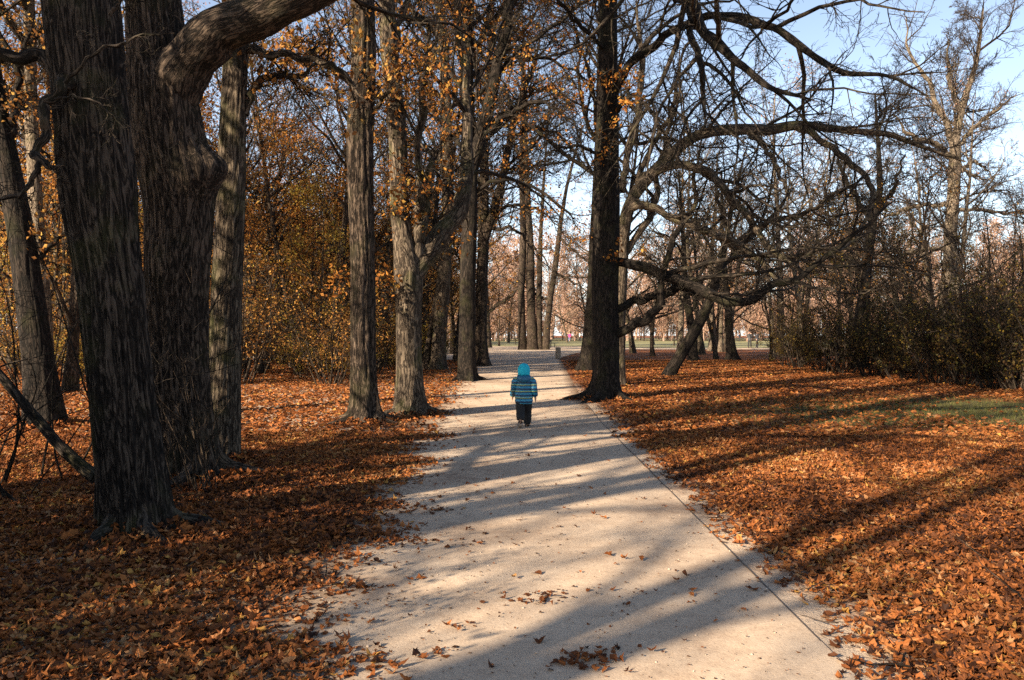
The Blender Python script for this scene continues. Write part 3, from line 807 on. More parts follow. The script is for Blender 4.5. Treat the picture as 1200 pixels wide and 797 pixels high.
hero('tree', 'dark upright trunk right at the path edge, splitting in two high up', 'tree', 26.7,
     [(548, 447, 23), (547, 400, 20), (549, 300, 19), (551, 215, 20), (550, 160, 15), (548, 60, 14), (552, -40, 10), (555, -220, 3)],
     limbs=[[(553, 200, 17), (566, 150, 16), (578, 105, 14), (590, 55, 13), (598, 0, 12), (604, -110, 5)],
            [(586, 85, 5), (606, 62, 5), (640, 38, 4.5), (690, 0, 4), (730, -30, 2)],
            [(556, 170, 6), (590, 140, 5), (630, 120, 4), (670, 140, 3)],
            [(545, 180, 5), (525, 150, 4), (500, 130, 3)], [(554, 120, 5), (580, 90, 4), (620, 70, 3.5), (665, 80, 3), (700, 105, 2)], [(553, 230, 4), (575, 215, 4), (610, 215, 3.5), (650, 235, 3), (680, 270, 2)], [(553, 60, 5), (590, 10, 4), (640, -20, 3)]],
     dys=[-.5, -.5, -2, 1], bark=BARK_BLACK, seed=31, sides=36, ds=.12, ridge=.02, crown=CR, crown_t=.5, leaf=(L_ORANGE, 4200, .10, 4, 14), roots=4, phrase='dark path-edge trunk')
hero('tree', 'twin-stemmed trunk leaning over the path just past the dark upright one', 'tree', 38.5,
     [(564, 428, 20), (563, 380, 17), (566, 300, 14), (567, 250, 13), (568, 150, 10), (575, 50, 7), (578, -60, 3)],
     limbs=[[(567, 285, 10), (580, 245, 10), (590, 205, 9), (600, 155, 8), (615, 105, 6), (640, 25, 3)],
            [(576, 258, 4), (600, 240, 4), (630, 246, 3), (660, 270, 2)], [(571, 270, 4), (600, 268, 3.5), (625, 290, 2.5), (650, 320, 1.5)], [(600, 160, 4), (630, 150, 3.5), (660, 165, 3), (690, 200, 2)], [(612, 110, 3.5), (640, 105, 3), (680, 130, 2)], [(590, 205, 4), (620, 195, 3), (650, 205, 2)]],
     dys=[-1, -3, -3], bark=BARK_BROWN, seed=37, sides=28, ds=.15, ridge=.02, crown=CR, crown_t=.4, leaf=(L_ORANGE, 3200, .12, 5, 18))
hero('tree', 'small far trunk with a side limb at the left rim of the path end', 'tree', 85,
     [(571, 405, 10), (570, 370, 9), (569, 340, 7), (565, 280, 5), (560, 200, 2)],
     limbs=[[(571, 366, 5), (585, 357, 4.5), (600, 346, 4), (625, 320, 2)]], bark=BARK_GREY, seed=41, sides=16, ds=.4, ridge=.02, crown=CR, crown_t=.35, rmin=.02,
     leaf=(L_ORANGE, 2500, .18, 4, 16))
hero('tree', 'clump of several thick stems growing together at the end of the path', 'tree', 75,
     [(624, 410, 14), (622, 350, 11), (621, 290, 10), (617, 200, 7), (615, 100, 4), (612, 20, 2)],
     stems=[[(612, 409, 10), (611, 340, 9), (613, 280, 8), (611, 200, 6), (613, 130, 5), (612, 60, 2)],
            [(632, 409, 8), (632, 330, 7), (634, 270, 5), (638, 200, 3), (644, 120, 1.5)],
            [(639, 409, 10), (643, 365, 8), (651, 310, 7), (656, 270, 6), (664, 220, 4), (682, 150, 2)]],
     limbs=[[(650, 320, 3), (668, 328, 2.5), (690, 342, 1.5)], [(645, 350, 3.5), (628, 345, 3), (610, 330, 2)], [(655, 280, 3), (680, 300, 2.5), (700, 320, 1.5)],
            [(616, 200, 4), (600, 160, 3), (585, 110, 2)], [(618, 180, 4), (640, 140, 3), (665, 90, 2)]],
     bark=BARK_BROWN, seed=43, sides=18, ds=.3, ridge=.03, k=10, flare=.3, flare_h=.6, crown=CR, crown_t=.45, rmin=.016, phrase='multi-stem clump')
hero('tree', 'tall dark trunk with spreading roots and low limbs beside the path edge', 'tree', 19.1,
     [(708, 468, 40), (709, 440, 34), (710, 380, 33), (710, 300, 32), (711, 200, 29), (712, 100, 25), (713, 0, 22), (713, -150, 18), (712, -400, 10), (712, -600, 3)],
     limbs=[[(716, 306, 12), (760, 312, 12), (800, 330, 12), (840, 348, 12), (870, 355, 10), (905, 342, 9), (945, 315, 7), (1000, 275, 5), (1050, 235, 3)],
            [(714, 368, 10), (740, 355, 9), (770, 346, 9), (800, 340, 9), (830, 348, 6)],
            [(712, 396, 12), (735, 388, 11), (755, 375, 11), (770, 360, 10), (773, 338, 8), (776, 318, 8), (786, 290, 8), (797, 268, 6), (815, 250, 4)],
            [(716, 118, 10), (730, 90, 10), (755, 65, 9.5), (790, 38, 9), (830, 24, 9), (870, 22, 9.5), (910, 35, 9), (940, 60, 8), (970, 78, 7), (1000, 87, 6), (1045, 92, 4), (1085, 112, 2)],
            [(713, -190, 12), (760, -150, 13), (795, -70, 13), (808, 0, 13), (828, 45, 12), (860, 74, 10), (890, 94, 8), (920, 108, 6), (958, 119, 2)],
            [(806, -10, 9), (813, 40, 8), (820, 85, 7), (825, 125, 5), (826, 145, 3)],
            [(716, 140, 6), (735, 115, 6), (755, 122, 5), (780, 160, 4), (800, 200, 3)],
            [(712, 190, 4), (690, 175, 4), (660, 172, 3), (635, 190, 2)],
            [(712, 60, 5), (690, 40, 5), (660, 10, 4), (630, -20, 3)]],
     dys=[-2.0, .5, -1.0, -3.5, -5.0, -5.0, -1.5, -1, -2], bark=BARK_BLACK, seed=47, sides=64, ds=.08, ridge=.022, k=18, flare=.75, lobes=6, flare_h=.30, lumps=.04, crown=CR, crown_t=.55,
     limb_plan=[(10, .10, .98, .8, .6, 12, 5, .15, -.005, 4.8), (7, .1, 1, .8, .5, 8, 3, .18, -.012, 2.2), (5, .15, 1, .75, .6, 5, 3, .2, -.01, 1.2), (3, .2, 1, .7, .55, 4, 3, .18, 0, .6)], rmin=.006, roots=6, sprays=[(722, 88, 60, .35), (735, 95, 50, .3), (716, 110, 70, .4), (730, 125, 40, .25), (705, 95, 40, .35), (712, 150, 50, .3), (738, 290, 40, .25), (715, 180, 30, .3), (668, 25, 60, .5), (690, 130, 40, .4), (720, 300, 30, .2)], phrase='root-flared dark trunk')
hero('tree', 'straight trunk half hidden just behind the root-flared dark trunk', 'tree', 33.5,
     [(686, 433, 22), (690, 400, 17), (694, 350, 15), (697, 280, 13), (700, 200, 10), (702, 100, 7), (702, 0, 3)],
     bark=BARK_BLACK, seed=53, sides=28, ds=.15, ridge=.02, flare=.5, crown=CR, crown_t=.5)
hero('tree', 'bare tree whose long sunlit limb arches far over the leaves', 'tree', 24.0,
     [(722, 452, 20), (724, 400, 18), (727, 330, 17), (732, 265, 16), (742, 232, 15), (756, 212, 15), (778, 190, 14), (805, 166, 13), (832, 155, 13), (870, 152, 14), (900, 153, 14), (935, 148, 12), (980, 152, 9), (1010, 155, 8), (1040, 158, 7), (1062, 166, 6), (1095, 178, 4), (1130, 190, 2)],
     limbs=[[(935, 150, 9), (960, 164, 8), (990, 184, 7), (1010, 204, 7), (1022, 230, 6), (1016, 250, 5), (1005, 272, 3)],
            [(762, 206, 10), (790, 193, 10), (820, 198, 10), (840, 210, 9), (860, 235, 9), (880, 260, 8), (900, 290, 7), (925, 310, 6), (950, 330, 4)],
            [(732, 245, 10), (760, 243, 9), (790, 257, 9), (820, 268, 9), (860, 285, 9), (890, 305, 7), (912, 332, 5)],
            [(728, 225, 9), (738, 175, 8), (748, 120, 8), (752, 60, 6), (744, 0, 4)],
            [(730, 300, 9), (752, 268, 8), (768, 238, 8), (770, 200, 6), (785, 150, 5), (800, 90, 3)],
            [(800, 262, 6), (812, 240, 5), (815, 200, 4), (825, 150, 3)],
            [(730, 260, 8), (748, 205, 7), (768, 165, 6), (790, 120, 5), (795, 60, 3)],
            [(860, 285, 6), (900, 262, 6), (940, 250, 5), (980, 225, 4), (1020, 215, 3)],
            [(840, 275, 6), (880, 300, 5), (930, 300, 5), (980, 290, 4), (1040, 300, 3)],
            [(875, 152, 6), (905, 185, 5), (915, 215, 4), (930, 240, 3)]],
     dys=[-2, -2, -2, 1, 1, 0, 1.5, -2, -1, -1], bark=BARK_GREY, seed=59, sides=26, ds=.12, ridge=.014, flare=.4, crown=(16, .9, .25, 10, 5, .17, .0, 3.5), crown_t=.45,
     limb_plan=[(7, .12, .98, .85, .65, 12, 5, .15, -.004, 4.8), (6, .1, 1, .8, .55, 8, 3, .18, -.01, 2.4), (5, .15, 1, .75, .6, 5, 3, .2, -.005, 1.2)], rmin=.0065, phrase='arching-limb tree')
hero('tree', 'slender stem standing back beside the root-flared dark trunk', 'tree', 47,
     [(727, 422, 9), (729, 370, 7.5), (730, 320, 6.5), (735, 250, 5), (745, 180, 3), (750, 100, 1.5)], bark=BARK_BLACK, seed=61, sides=18, ds=.25, ridge=.01, limb_plan=TWS, crown=CRS, crown_t=.4, rmin=.01)
hero('tree', 'black slanting trunk propped across the view under the low dark limb', 'tree', 29.5,
     [(783, 441, 15), (800, 412, 14.5), (818, 380, 14), (832, 352, 12), (842, 320, 10), (850, 280, 7), (858, 240, 5), (872, 180, 2)],
     limbs=[[(842, 322, 7), (865, 290, 6), (900, 260, 5), (930, 220, 3)], [(852, 270, 5), (840, 230, 4), (835, 190, 2)]],
     bark=BARK_BLACK, seed=67, sides=28, ds=.15, ridge=.015, flare=.3, limb_plan=TWS, crown=CRS, crown_t=.5, phrase='black slanting trunk')
hero('tree', 'dark stem standing immediately behind the black slanting trunk', 'tree', 45,
     [(812, 423, 12), (811, 390, 10), (806, 360, 9), (803, 330, 7), (800, 280, 5), (795, 200, 2)], bark=BARK_BLACK, seed=71, sides=18, ds=.25, ridge=.015,
     limbs=[[(808, 370, 5), (818, 340, 4), (826, 300, 3)]], limb_plan=TWS, crown=CRS, crown_t=.4, rmin=.009)
hero('tree', 'pale mossy trunk at the meadow edge, seen beyond two dark ones', 'tree', 70,
     [(836, 410, 13), (835, 380, 9), (832, 350, 8), (833, 300, 6), (838, 250, 4), (840, 180, 2)],
     stems=[[(844, 410, 9), (843, 370, 7), (846, 330, 5), (852, 270, 3)]], bark=BARK_PALE, seed=73, sides=18, ds=.3, ridge=.02, limb_plan=TWS, crown=CRS, crown_t=.35, rmin=.014)
hero('tree', 'dark trunk with flared foot standing between pale mossy trunk and thicket', 'tree', 46,
     [(858, 423, 13), (855, 390, 9.5), (853, 360, 9), (850, 330, 7), (846, 270, 5), (845, 200, 2)], bark=BARK_BLACK, seed=79, sides=20, ds=.2, ridge=.015, flare=.8,
     limbs=[[(852, 340, 5), (870, 300, 4), (885, 240, 3)]], limb_plan=TWS, crown=CRS, crown_t=.4, rmin=.009, phrase='flare-footed dark trunk')
hero('tree', 'tall pale sunlit bare tree towering behind the thicket', 'tree', 45,
     [(1108, 424, 20), (1112, 310, 16), (1115, 250, 15), (1118, 190, 14), (1118, 165, 10), (1128, 120, 8), (1143, 70, 5), (1150, 10, 2)],
     limbs=[[(1118, 180, 8), (1104, 140, 7), (1088, 105, 5), (1066, 60, 3), (1060, 20, 2)],
            [(1117, 190, 7), (1100, 172, 6), (1070, 162, 5), (1045, 135, 3)],
            [(1113, 242, 5), (1080, 240, 5), (1050, 250, 4), (1020, 262, 2)], [(1111, 293, 5), (1080, 292, 4.5), (1050, 302, 4), (1010, 310, 2)],
            [(1117, 252, 5), (1135, 245, 4), (1165, 248, 4), (1210, 253, 3)], [(1119, 175, 6), (1140, 150, 5), (1165, 130, 4), (1190, 110, 2)],
            [(1124, 135, 5), (1110, 90, 4), (1108, 40, 2)], [(1120, 205, 5), (1140, 190, 4), (1160, 205, 3)], [(1118, 180, 5), (1130, 200, 4), (1165, 215, 2)]],
     dys=[1, -1, 1, -1, 0, 1, -1, 0, 0], twig=BARK_BROWN, bark=BARK_PALE, seed=83, sides=24, ds=.2, ridge=.015, crown=(14, .8, .35, 8, 5, .2, .02, 5), crown_t=.45, rmin=.009,
     limb_plan=[(14, .12, .98, .7, .55, 9, 4, .15, .03, 3.6), (8, .1, 1, .7, .5, 6, 3, .2, .03, 1.9), (5, .15, 1, .7, .6, 4, 3, .2, .03, 1.0)], phrase='tall pale tree')
hero('tree', 'dark ivy-brown trunk rising out of the thicket short of the pale tree', 'tree', 36,
     [(1008, 428, 16), (1012, 350, 14), (1016, 300, 13), (1022, 260, 11), (1030, 225, 8), (1028, 170, 5), (1024, 110, 2)],
     limbs=[[(1022, 262, 7), (1005, 235, 6), (985, 200, 4), (975, 150, 2)], [(1024, 250, 6), (1045, 225, 5), (1060, 180, 3)], [(1014, 320, 5), (985, 300, 4), (955, 310, 3)]],
     bark=BARK_BLACK, seed=89, sides=22, ds=.2, ridge=.015, crown=(14, .8, .4, 8, 5, .2, .02, 4), crown_t=.4, rmin=.008, leaf=(L_DARK, 2600, .09, 1.5, 8))

# ------------------------------------------------------------------ woodland: a few trees of each kind, then copies
def proto_tree(name, seed, h, r, bark, m1=13, t0=.3, lmax=4.0, ang=.9, trop=.03, leafmat=None, n_leaf=0, size=.1, rmin=.01, wander=.12, lean=.06, zmax=99, levels=3):
    rng = np.random.default_rng(seed)
    root = empty(name, (0, 0, 0))
    d = np.array([[rng.normal(0, lean), rng.normal(0, lean), 1.0]])
    t = grow(np.array([[0, 0, -.15]]), d, np.array([h]), 14, .05, .04, rng)
    rad = r * (1 - .92 * np.linspace(0, 1, 14) ** .9)[None]; rad[0, 0] *= 1.5
    acc = Acc(); tubes(acc, t, rad, 10, rng, rough=.04); acc.build('trunk', bark, root)
    ca = Acc()
    pl = [(m1, t0, .99, ang, .45, 8, 5, wander, trop, lmax), (6, .15, 1, .8, .5, 6, 3, wander * 1.5, trop, 2.0), (5, .15, 1, .75, .5, 4, 3, .22, trop, 1.0), (3, .2, 1, .7, .6, 3, 3, .2, trop, .5)][:levels + 1]
    an = twigs(ca, t, rad, rng, pl, rmin)
    ca.build('branches', bark, root)
    if n_leaf:
        a = np.concatenate(an[2:]); a = a[(a[:, 2] > .4) & (a[:, 2] < zmax)]
        sub = a[rng.integers(0, len(a), max(20, n_leaf // 13))]
        fa = Acc(); leaves(fa, sub, n_leaf, .19, size, rng); fa.build('foliage', leafmat, root, smooth=False)
    return root

def proto_shrub(name, seed, h, spread, stems, leafmat, n_leaf, size, bark, rmin=.005, trop=.05):
    rng = np.random.default_rng(seed)
    root = empty(name, (0, 0, 0))
    a = rng.uniform(0, 2 * PI, stems)
    st = np.stack([np.cos(a) * spread * .25 * rng.uniform(0, 1, stems), np.sin(a) * spread * .25 * rng.uniform(0, 1, stems), np.full(stems, -.05)], 1)
    d = np.stack([np.cos(a) * spread / h * .6, np.sin(a) * spread / h * .6, np.full(stems, 1.0)], 1) + rng.normal(0, .12, (stems, 3))
    p = grow(st, d, h * rng.uniform(.6, 1.05, stems), 9, .09, trop * .3, rng)
    r = np.maximum((h * .006 + rmin) * (1 - .8 * np.linspace(0, 1, 9)[None]) * rng.uniform(.6, 1.4, (stems, 1)), rmin * .6)
    ca = Acc(); tubes(ca, p, r, 5, rng)
    an = twigs(ca, p, r, rng, [(7, .2, 1, .75, .4, 6, 3, .18, trop, 1.3), (5, .1, 1, .75, .5, 4, 3, .2, trop, .7), (3, .2, 1, .7, .6, 3, 3, .2, trop, .35)], rmin)
    ca.build('stems', bark, root)
    if n_leaf:
        al = np.concatenate(an[1:])
        sub = al[rng.integers(0, len(al), max(20, n_leaf // 5))]
        fa = Acc(); leaves(fa, sub, n_leaf, .10, size, rng); fa.build('foliage', leafmat, root, smooth=False)
    return root

def copy_tree(o):
    c = o.copy(); COL.objects.link(c)
    for ch in list(o.children):
        d = ch.copy(); COL.objects.link(d); d.parent = c
    return c

ORD = ['first', 'second', 'third', 'fourth', 'fifth', 'sixth', 'seventh', 'eighth', 'ninth', 'tenth', 'eleventh', 'twelfth', 'thirteenth', 'fourteenth', 'fifteenth', 'sixteenth', 'seventeenth', 'eighteenth', 'nineteenth', 'twentieth']
PLANTED = []    # (object, kind phrase, category)
USED = set()
def plant(proto, x, y, s, rz, phrase, cat, z=0.0):
    if proto.name in USED: o = copy_tree(proto)
    else: USED.add(proto.name); o = proto
    o.location = (x, y, z); o.scale = (s, s, s); o.rotation_euler = (0, 0, rz)
    PLANTED.append((o, phrase, cat))
    return o

def label_planted():
    T = sorted(TRUNKS)
    by = {}
    for o, ph, cat in PLANTED:
        px = 600 + F * o.location.x / o.location.y
        i = sum(1 for t in T if t[0] <= px)
        a = T[i - 1][1] if i > 0 else None
        b_ = T[i][1] if i < len(T) else None
        by.setdefault((ph, cat, a, b_), []).append((px, o))
    for (ph, cat, a, b_), lst in by.items():
        lst.sort(key=lambda t: t[0])
        for k_, (px, o) in enumerate(lst):
            num = ORD[k_] if k_ < len(ORD) else 'last'
            one = len(lst) == 1
            if a and b_: lab = ('only ' if one else num + ' ') + ph + (' between the ' + a + ' and the ' + b_ if one else ' going from the ' + a + ' to the ' + b_)
            elif a: lab = ('only ' if one else num + ' ') + ph + ' out past the ' + a
            else: lab = ('only ' if one else num + ' ') + ph + ' on the outer side of the ' + b_
            tag(o, lab, cat, ph + 's')

rng = np.random.default_rng(101)
LEAFY = [proto_tree('leafy_tree', 201, 13, .15, BARK_BROWN, m1=18, t0=.12, leafmat=L_RUSSET, n_leaf=4800, size=.082, rmin=.010, zmax=9.5),
         proto_tree('leafy_tree', 202, 11, .12, BARK_BROWN, m1=18, t0=.10, leafmat=L_ORANGE, n_leaf=4000, size=.082, rmin=.010, zmax=8.5),
         proto_tree('leafy_tree', 203, 15, .17, BARK_GREY, m1=18, t0=.15, leafmat=L_RUSSET, n_leaf=4600, size=.082, rmin=.011, zmax=10.5),
         proto_tree('leafy_tree', 204, 8, .08, BARK_GREY, m1=18, t0=.08, leafmat=L_YELLOW, n_leaf=4300, size=.082, rmin=.009)]
LEAFY_PH = ['russet leafy tree', 'orange leafy tree', 'tall russet leafy tree', 'small yellowing tree']
# left wood
spots = []
tries = 0
while len(spots) < 64 and tries < 4000:
    tries += 1
    y = 20 + 62 * rng.uniform(0, 1) ** 1.1
    x = -(3.0 + y * .02) - rng.uniform(0, 1) * (y * .66 - 1)
    if x > -4.2 and y < 40: continue
    if y < 26 and x > -7.5: continue
    if any((x - a) ** 2 + (y - b_) ** 2 < 5.0 for a, b_ in spots): continue
    spots.append((x, y))
for px, y in [(310, 34), (350, 30), (378, 38), (398, 33), (445, 36), (335, 44), (388, 48), (500, 50), (440, 45), (210, 30), (90, 28), (20, 30), (120, 36), (496, 40), (530, 60), (535, 48)]:
    spots.append(((px - 600) / F * y, y))
for i, (x, y) in enumerate(spots):
    k = [0, 1, 2, 3, 0, 1][i % 6]
    plant(LEAFY[k], x, y, rng.uniform(.8, 1.2), rng.uniform(0, 6.28), LEAFY_PH[k], 'tree')
SHRUB = [proto_shrub('shrub', 301, 2.6, 2.4, 18, L_YELLOW, 1900, .075, BARK_BROWN, rmin=.006),
         proto_shrub('shrub', 302, 3.6, 2.6, 18, L_RUSSET, 1900, .075, BARK_BROWN, rmin=.006),
         proto_shrub('shrub', 303, 2.0, 2.0, 12, L_YELLOW, 1800, .07, BARK_BROWN, rmin=.006)]
SH_PH = ['yellow green shrub', 'rusty brown shrub', 'low yellowing shrub']
spots = []
tries = 0
while len(spots) < 52 and tries < 6000:
    tries += 1
    y = 24 + 30 * rng.uniform(0, 1) ** 1.2
    x = -3.8 - rng.uniform(0, 1) * (y * .66 - 3)
    if x > -5.2 and y < 34: continue
    if any((x - a) ** 2 + (y - b_) ** 2 < 2.2 for a, b_ in spots): continue
    spots.append((x, y))
for i, (x, y) in enumerate(spots):
    k = i % 3
    plant(SHRUB[k], x, y, rng.uniform(.6, 1.1), rng.uniform(0, 6.28), SH_PH[k], 'shrub')

# right: bare trees beyond the open ground
BARE = [proto_tree('bare_tree', 211, 12, .16, BARK_GREY, m1=18, t0=.15, rmin=.012, wander=.18, lmax=5, leafmat=L_PINK, n_leaf=350, size=.07),
        proto_tree('bare_tree', 212, 9, .11, BARK_BROWN, m1=18, t0=.15, rmin=.011, wander=.22, lmax=4, leafmat=L_RUSSET, n_leaf=700, size=.09),
        proto_tree('bare_tree', 213, 14, .2, BARK_PALE, m1=18, t0=.25, rmin=.013, wander=.16, lmax=5.5, leafmat=L_PINK, n_leaf=350, size=.08)]
TALL = [proto_tree('slender_tree', 241, 19, .15, BARK_BROWN, m1=26, t0=.22, lmax=5.5, ang=.75, trop=.05, rmin=.010, wander=.16, leafmat=L_RUSSET, n_leaf=2600, size=.085),
        proto_tree('slender_tree', 242, 17, .12, BARK_DARK, m1=26, t0=.2, lmax=5.0, ang=.8, trop=.04, rmin=.010, wander=.18, leafmat=L_ORANGE, n_leaf=1500, size=.085)]
TA_PH = ['slender russet tree', 'thinly leaved tree']
for i, (px, y) in enumerate([(305, 31), (322, 46), (344, 36), (362, 52), (384, 32), (402, 44), (452, 40), (466, 54), (498, 34), (508, 58), (534, 44), (230, 36), (100, 34), (15, 38), (60, 48), (292, 60), (535, 70), (480, 70)]):
    plant(TALL[i % 2], (px - 600) / F * y, y, rng.uniform(.85, 1.1), rng.uniform(0, 6.28), TA_PH[i % 2], 'tree')
BA_PH = ['grey bare tree', 'low twisted bare tree', 'pale bare tree']
spots = []
tries = 0
while len(spots) < 34 and tries < 5000:
    tries += 1
    y = 34 + 36 * rng.uniform(0, 1)
    px = rng.uniform(760, 1230)
    x = (px - 600) / F * y
    if y > 50 and px < 900 and rng.uniform() < .6: continue
    if y < 44 and px < 900: continue
    if any((x - a) ** 2 + (y - b_) ** 2 < 7 for a, b_ in spots): continue
    spots.append((x, y))
for i, (x, y) in enumerate(spots):
    k = i % 3
    plant(BARE[k], x, y, rng.uniform(.75, 1.1), rng.uniform(0, 6.28), BA_PH[k], 'tree')
for i, (px, y) in enumerate([(742, 62), (765, 54), (798, 66), (822, 58), (851, 66), (915, 56), (940, 64)]):
    plant(BARE[i % 3], (px - 600) / F * y, y, rng.uniform(1.35, 1.6), rng.uniform(0, 6.28), 'lofty ' + BA_PH[i % 3], 'tree')
# beside the far end of the path, left
for (px, y, s, k) in [(585, 95, 1.0, 1), (596, 125, 1.1, 0), (575, 110, 1.0, 1), (604, 105, .55, 1), (665, 128, .9, 0), (690, 58, 1.0, 1), (742, 92, .9, 0), (765, 104, 1.0, 2), (790, 96, .8, 1)]:
    plant(BARE[k], (px - 600) / F * y, y, s, rng.uniform(0, 6.28), BA_PH[k], 'tree')

# thicket at the right
THICK = [proto_shrub('thicket_shrub', 321, 3.0, 2.4, 18, L_DARK, 3000, .08, BARK_BLACK, rmin=.006),
         proto_shrub('thicket_shrub', 322, 3.8, 2.2, 16, L_DARK, 900, .085, BARK_BROWN, rmin=.006),
         proto_shrub('thicket_shrub', 323, 2.4, 2.2, 16, L_DARK, 1700, .075, BARK_BLACK, rmin=.006)]
TH_PH = ['dense dark thicket shrub', 'tall brown thicket shrub', 'low dark thicket shrub']
for i, (px, y, s) in enumerate([(922, 38, .75), (935, 36, .9), (950, 40, .9), (965, 33, .8), (985, 31, .9), (1005, 36, 1.0), (1020, 29, .85), (1040, 33, 1.0), (1060, 27, .85), (1078, 31, 1.05), (1095, 25, .85), (1112, 29, 1.1),
                                (1130, 24, .9), (1148, 28, 1.1), (1165, 22.5, .95), (1180, 26, 1.15), (1200, 22, 1.0), (1215, 25, 1.2), (1240, 21, 1.1), (1055, 38, 1.1), (1160, 34, 1.2), (945, 46, .9)]):
    k = [0, 1, 2][i % 3]
    plant(THICK[k], (px - 600) / F * y, y, s, rng.uniform(0, 6.28), TH_PH[k], 'shrub')
WHIP = proto_shrub('whippy_tree', 331, 8.5, 2.6, 9, L_DARK, 260, .08, BARK_BLACK, rmin=.008, trop=.12)
for px, y, s in [(1168, 34, 1.0), (1205, 37, 1.05), (1140, 42, .8)]:
    plant(WHIP, (px - 600) / F * y, y, s, rng.uniform(0, 6.28), 'thin whippy many-stemmed tree', 'tree')
label_planted()

# ------------------------------------------------------------------ far woods that read as masses
def wood(name, label, xs, ys, hs, n, bark, leafmat, n_leaf, size, rmin, seed):
    rng = np.random.default_rng(seed)
    x = rng.uniform(*xs, n); y = rng.uniform(*ys, n); h = rng.uniform(*hs, n)
    st = np.stack([x, y, np.full(n, -.1)], 1)
    t = grow(st, np.concatenate([rng.normal(0, .07, (n, 2)), np.ones((n, 1))], 1), h, 8, .06, .04, rng)
    r = (h * .014)[:, None] * (1 - .9 * np.linspace(0, 1, 8))[None]
    acc = Acc(); tubes(acc, t, r, 5, rng)
    an = twigs(acc, t, r, rng, [(16, .12, 1, .75, .36, 6, 3, .14, .05, 7), (8, .1, 1, .75, .5, 4, 3, .2, .05, 3.5), (4, .2, 1, .7, .55, 3, 3, .2, .05, 1.8)], rmin)
    a = np.concatenate(an[2:])
    root = acc.build(name, bark)
    tag(root, label, 'far wood', kind='stuff')
    fa = Acc(); sub = a[rng.integers(0, len(a), n_leaf // 3)]
    leaves(fa, sub, n_leaf, .5, size, rng)
    fa.build('foliage', leafmat, root, smooth=False)
TWIG_FAR = bark_mat('haze_paled_twig', (.16, .10, .075), (.28, .19, .145), (.38, .28, .21), bump=.1)  # twig colour paled to imitate the haze of distance
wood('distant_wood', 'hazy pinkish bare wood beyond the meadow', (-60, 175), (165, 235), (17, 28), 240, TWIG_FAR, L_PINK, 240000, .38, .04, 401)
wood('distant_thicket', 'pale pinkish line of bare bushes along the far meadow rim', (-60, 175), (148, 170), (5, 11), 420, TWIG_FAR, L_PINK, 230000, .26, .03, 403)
wood('distant_wood', 'brown leafy depth of the wood left of the path', (-80, -10), (84, 120), (10, 21), 90, BARK_BROWN, L_RUSSET, 130000, .26, .02, 402)

# ------------------------------------------------------------------ trees out of view on the sunny side, which shade the foreground
rng = np.random.default_rng(77)
SHADER = proto_tree('shade_tree', 501, 17, .36, BARK_DARK, m1=15, t0=.14, rmin=.016, wander=.2, lmax=4.5, levels=2)
SHADER.location = (-40, -40, 0)
def sun_side(p, s_):
    """p: distance across the light, s_: distance along it (0 is level with the camera)"""
    return (math.cos(SUN_AZ) * s_ - math.sin(SUN_AZ) * p, math.sin(SUN_AZ) * s_ + math.cos(SUN_AZ) * p)
SHADE = [(SHADER, 2.4, -16, .9), (SHADER, 3.05, -13, .8), (SHADER, 3.6, -24, .9), (SHADER, 5.75, -10, .85), (SHADER, 6.25, -15, 1.0), (LEAFY[0], 7.6, -5.0, 1.0), (LEAFY[2], 9.6, -3.5, .9),
         (SHADER, -.6, -14, .9), (LEAFY[1], 8.6, -9.0, 1.1), (SHADER, 6.68, -2.0, 1.35), (SHADER, 8.8, -3.2, 1.35), (SHADER, 4.75, -26, .8), (SHADER, 1.7, -19, .6), (SHADER, 3.95, -20, .6), (SHADER, 5.2, -30, .8)]
for i, (pr, p_, s_, sc) in enumerate(SHADE):
    o = SHADER if i == 0 else copy_tree(pr)
    if i: o.name = 'shade_tree'
    x, y = sun_side(p_, s_)
    o.location = (x, y, 0); o.scale = (sc, sc, sc); o.rotation_euler = (0, 0, rng.uniform(0, 6.28))
    tag(o, 'tall tree outside the picture on its sunny side, known by its shadow', 'tree', 'trees outside the picture')
THICK_SHADE = THICK[0]
for p_, s_, sc in [(3.7, -1.2, .55), (5.25, -1.4, .62), (5.6, -2.2, .8), (6.1, -1.6, .75), (7.4, -.8, .8), (8.2, -.2, .7)]:  # unseen low shrubs, added to shade the near leaves
    o = copy_tree(THICK[0]); x, y = sun_side(p_, s_)
    o.location = (x, y, 0); o.scale = (sc, sc, sc); o.name = 'shrub'
    tag(o, 'dense unseen shrub added outside the picture to shade the leaves', 'shrub', 'shrubs outside the picture')

# ------------------------------------------------------------------ small plants and wood at the foot of the old trees
rg = np.random.default_rng(71)
acc = Acc()
c0 = P(232, 575, 8.0); c0[2] = 0
n_ = 22
st = np.stack([c0[0] + rg.normal(0, .16, n_), c0[1] + rg.normal(0, .12, n_), np.zeros(n_)], 1)
p = grow(st, np.stack([rg.normal(-.05, .28, n_), rg.normal(-.1, .15, n_), np.ones(n_)], 1), rg.uniform(.7, 2.1, n_), 9, .07, .02, rg)
r = .007 * (1 - .75 * np.linspace(0, 1, 9))[None] * rg.uniform(.6, 1.2, (n_, 1))
tubes(acc, p, r, 5, rg)
twigs(acc, p, r, rg, [(4, .3, 1, .5, .35, 6, 3, .12, .02, .7), (2, .3, 1, .6, .5, 4, 3, .1, 0, .3)], .0022)
o = acc.build('bare_shoots', BARK_BROWN)
tag(o, 'clump of thin bare shoots sprouting between the old trunks', 'shoots')

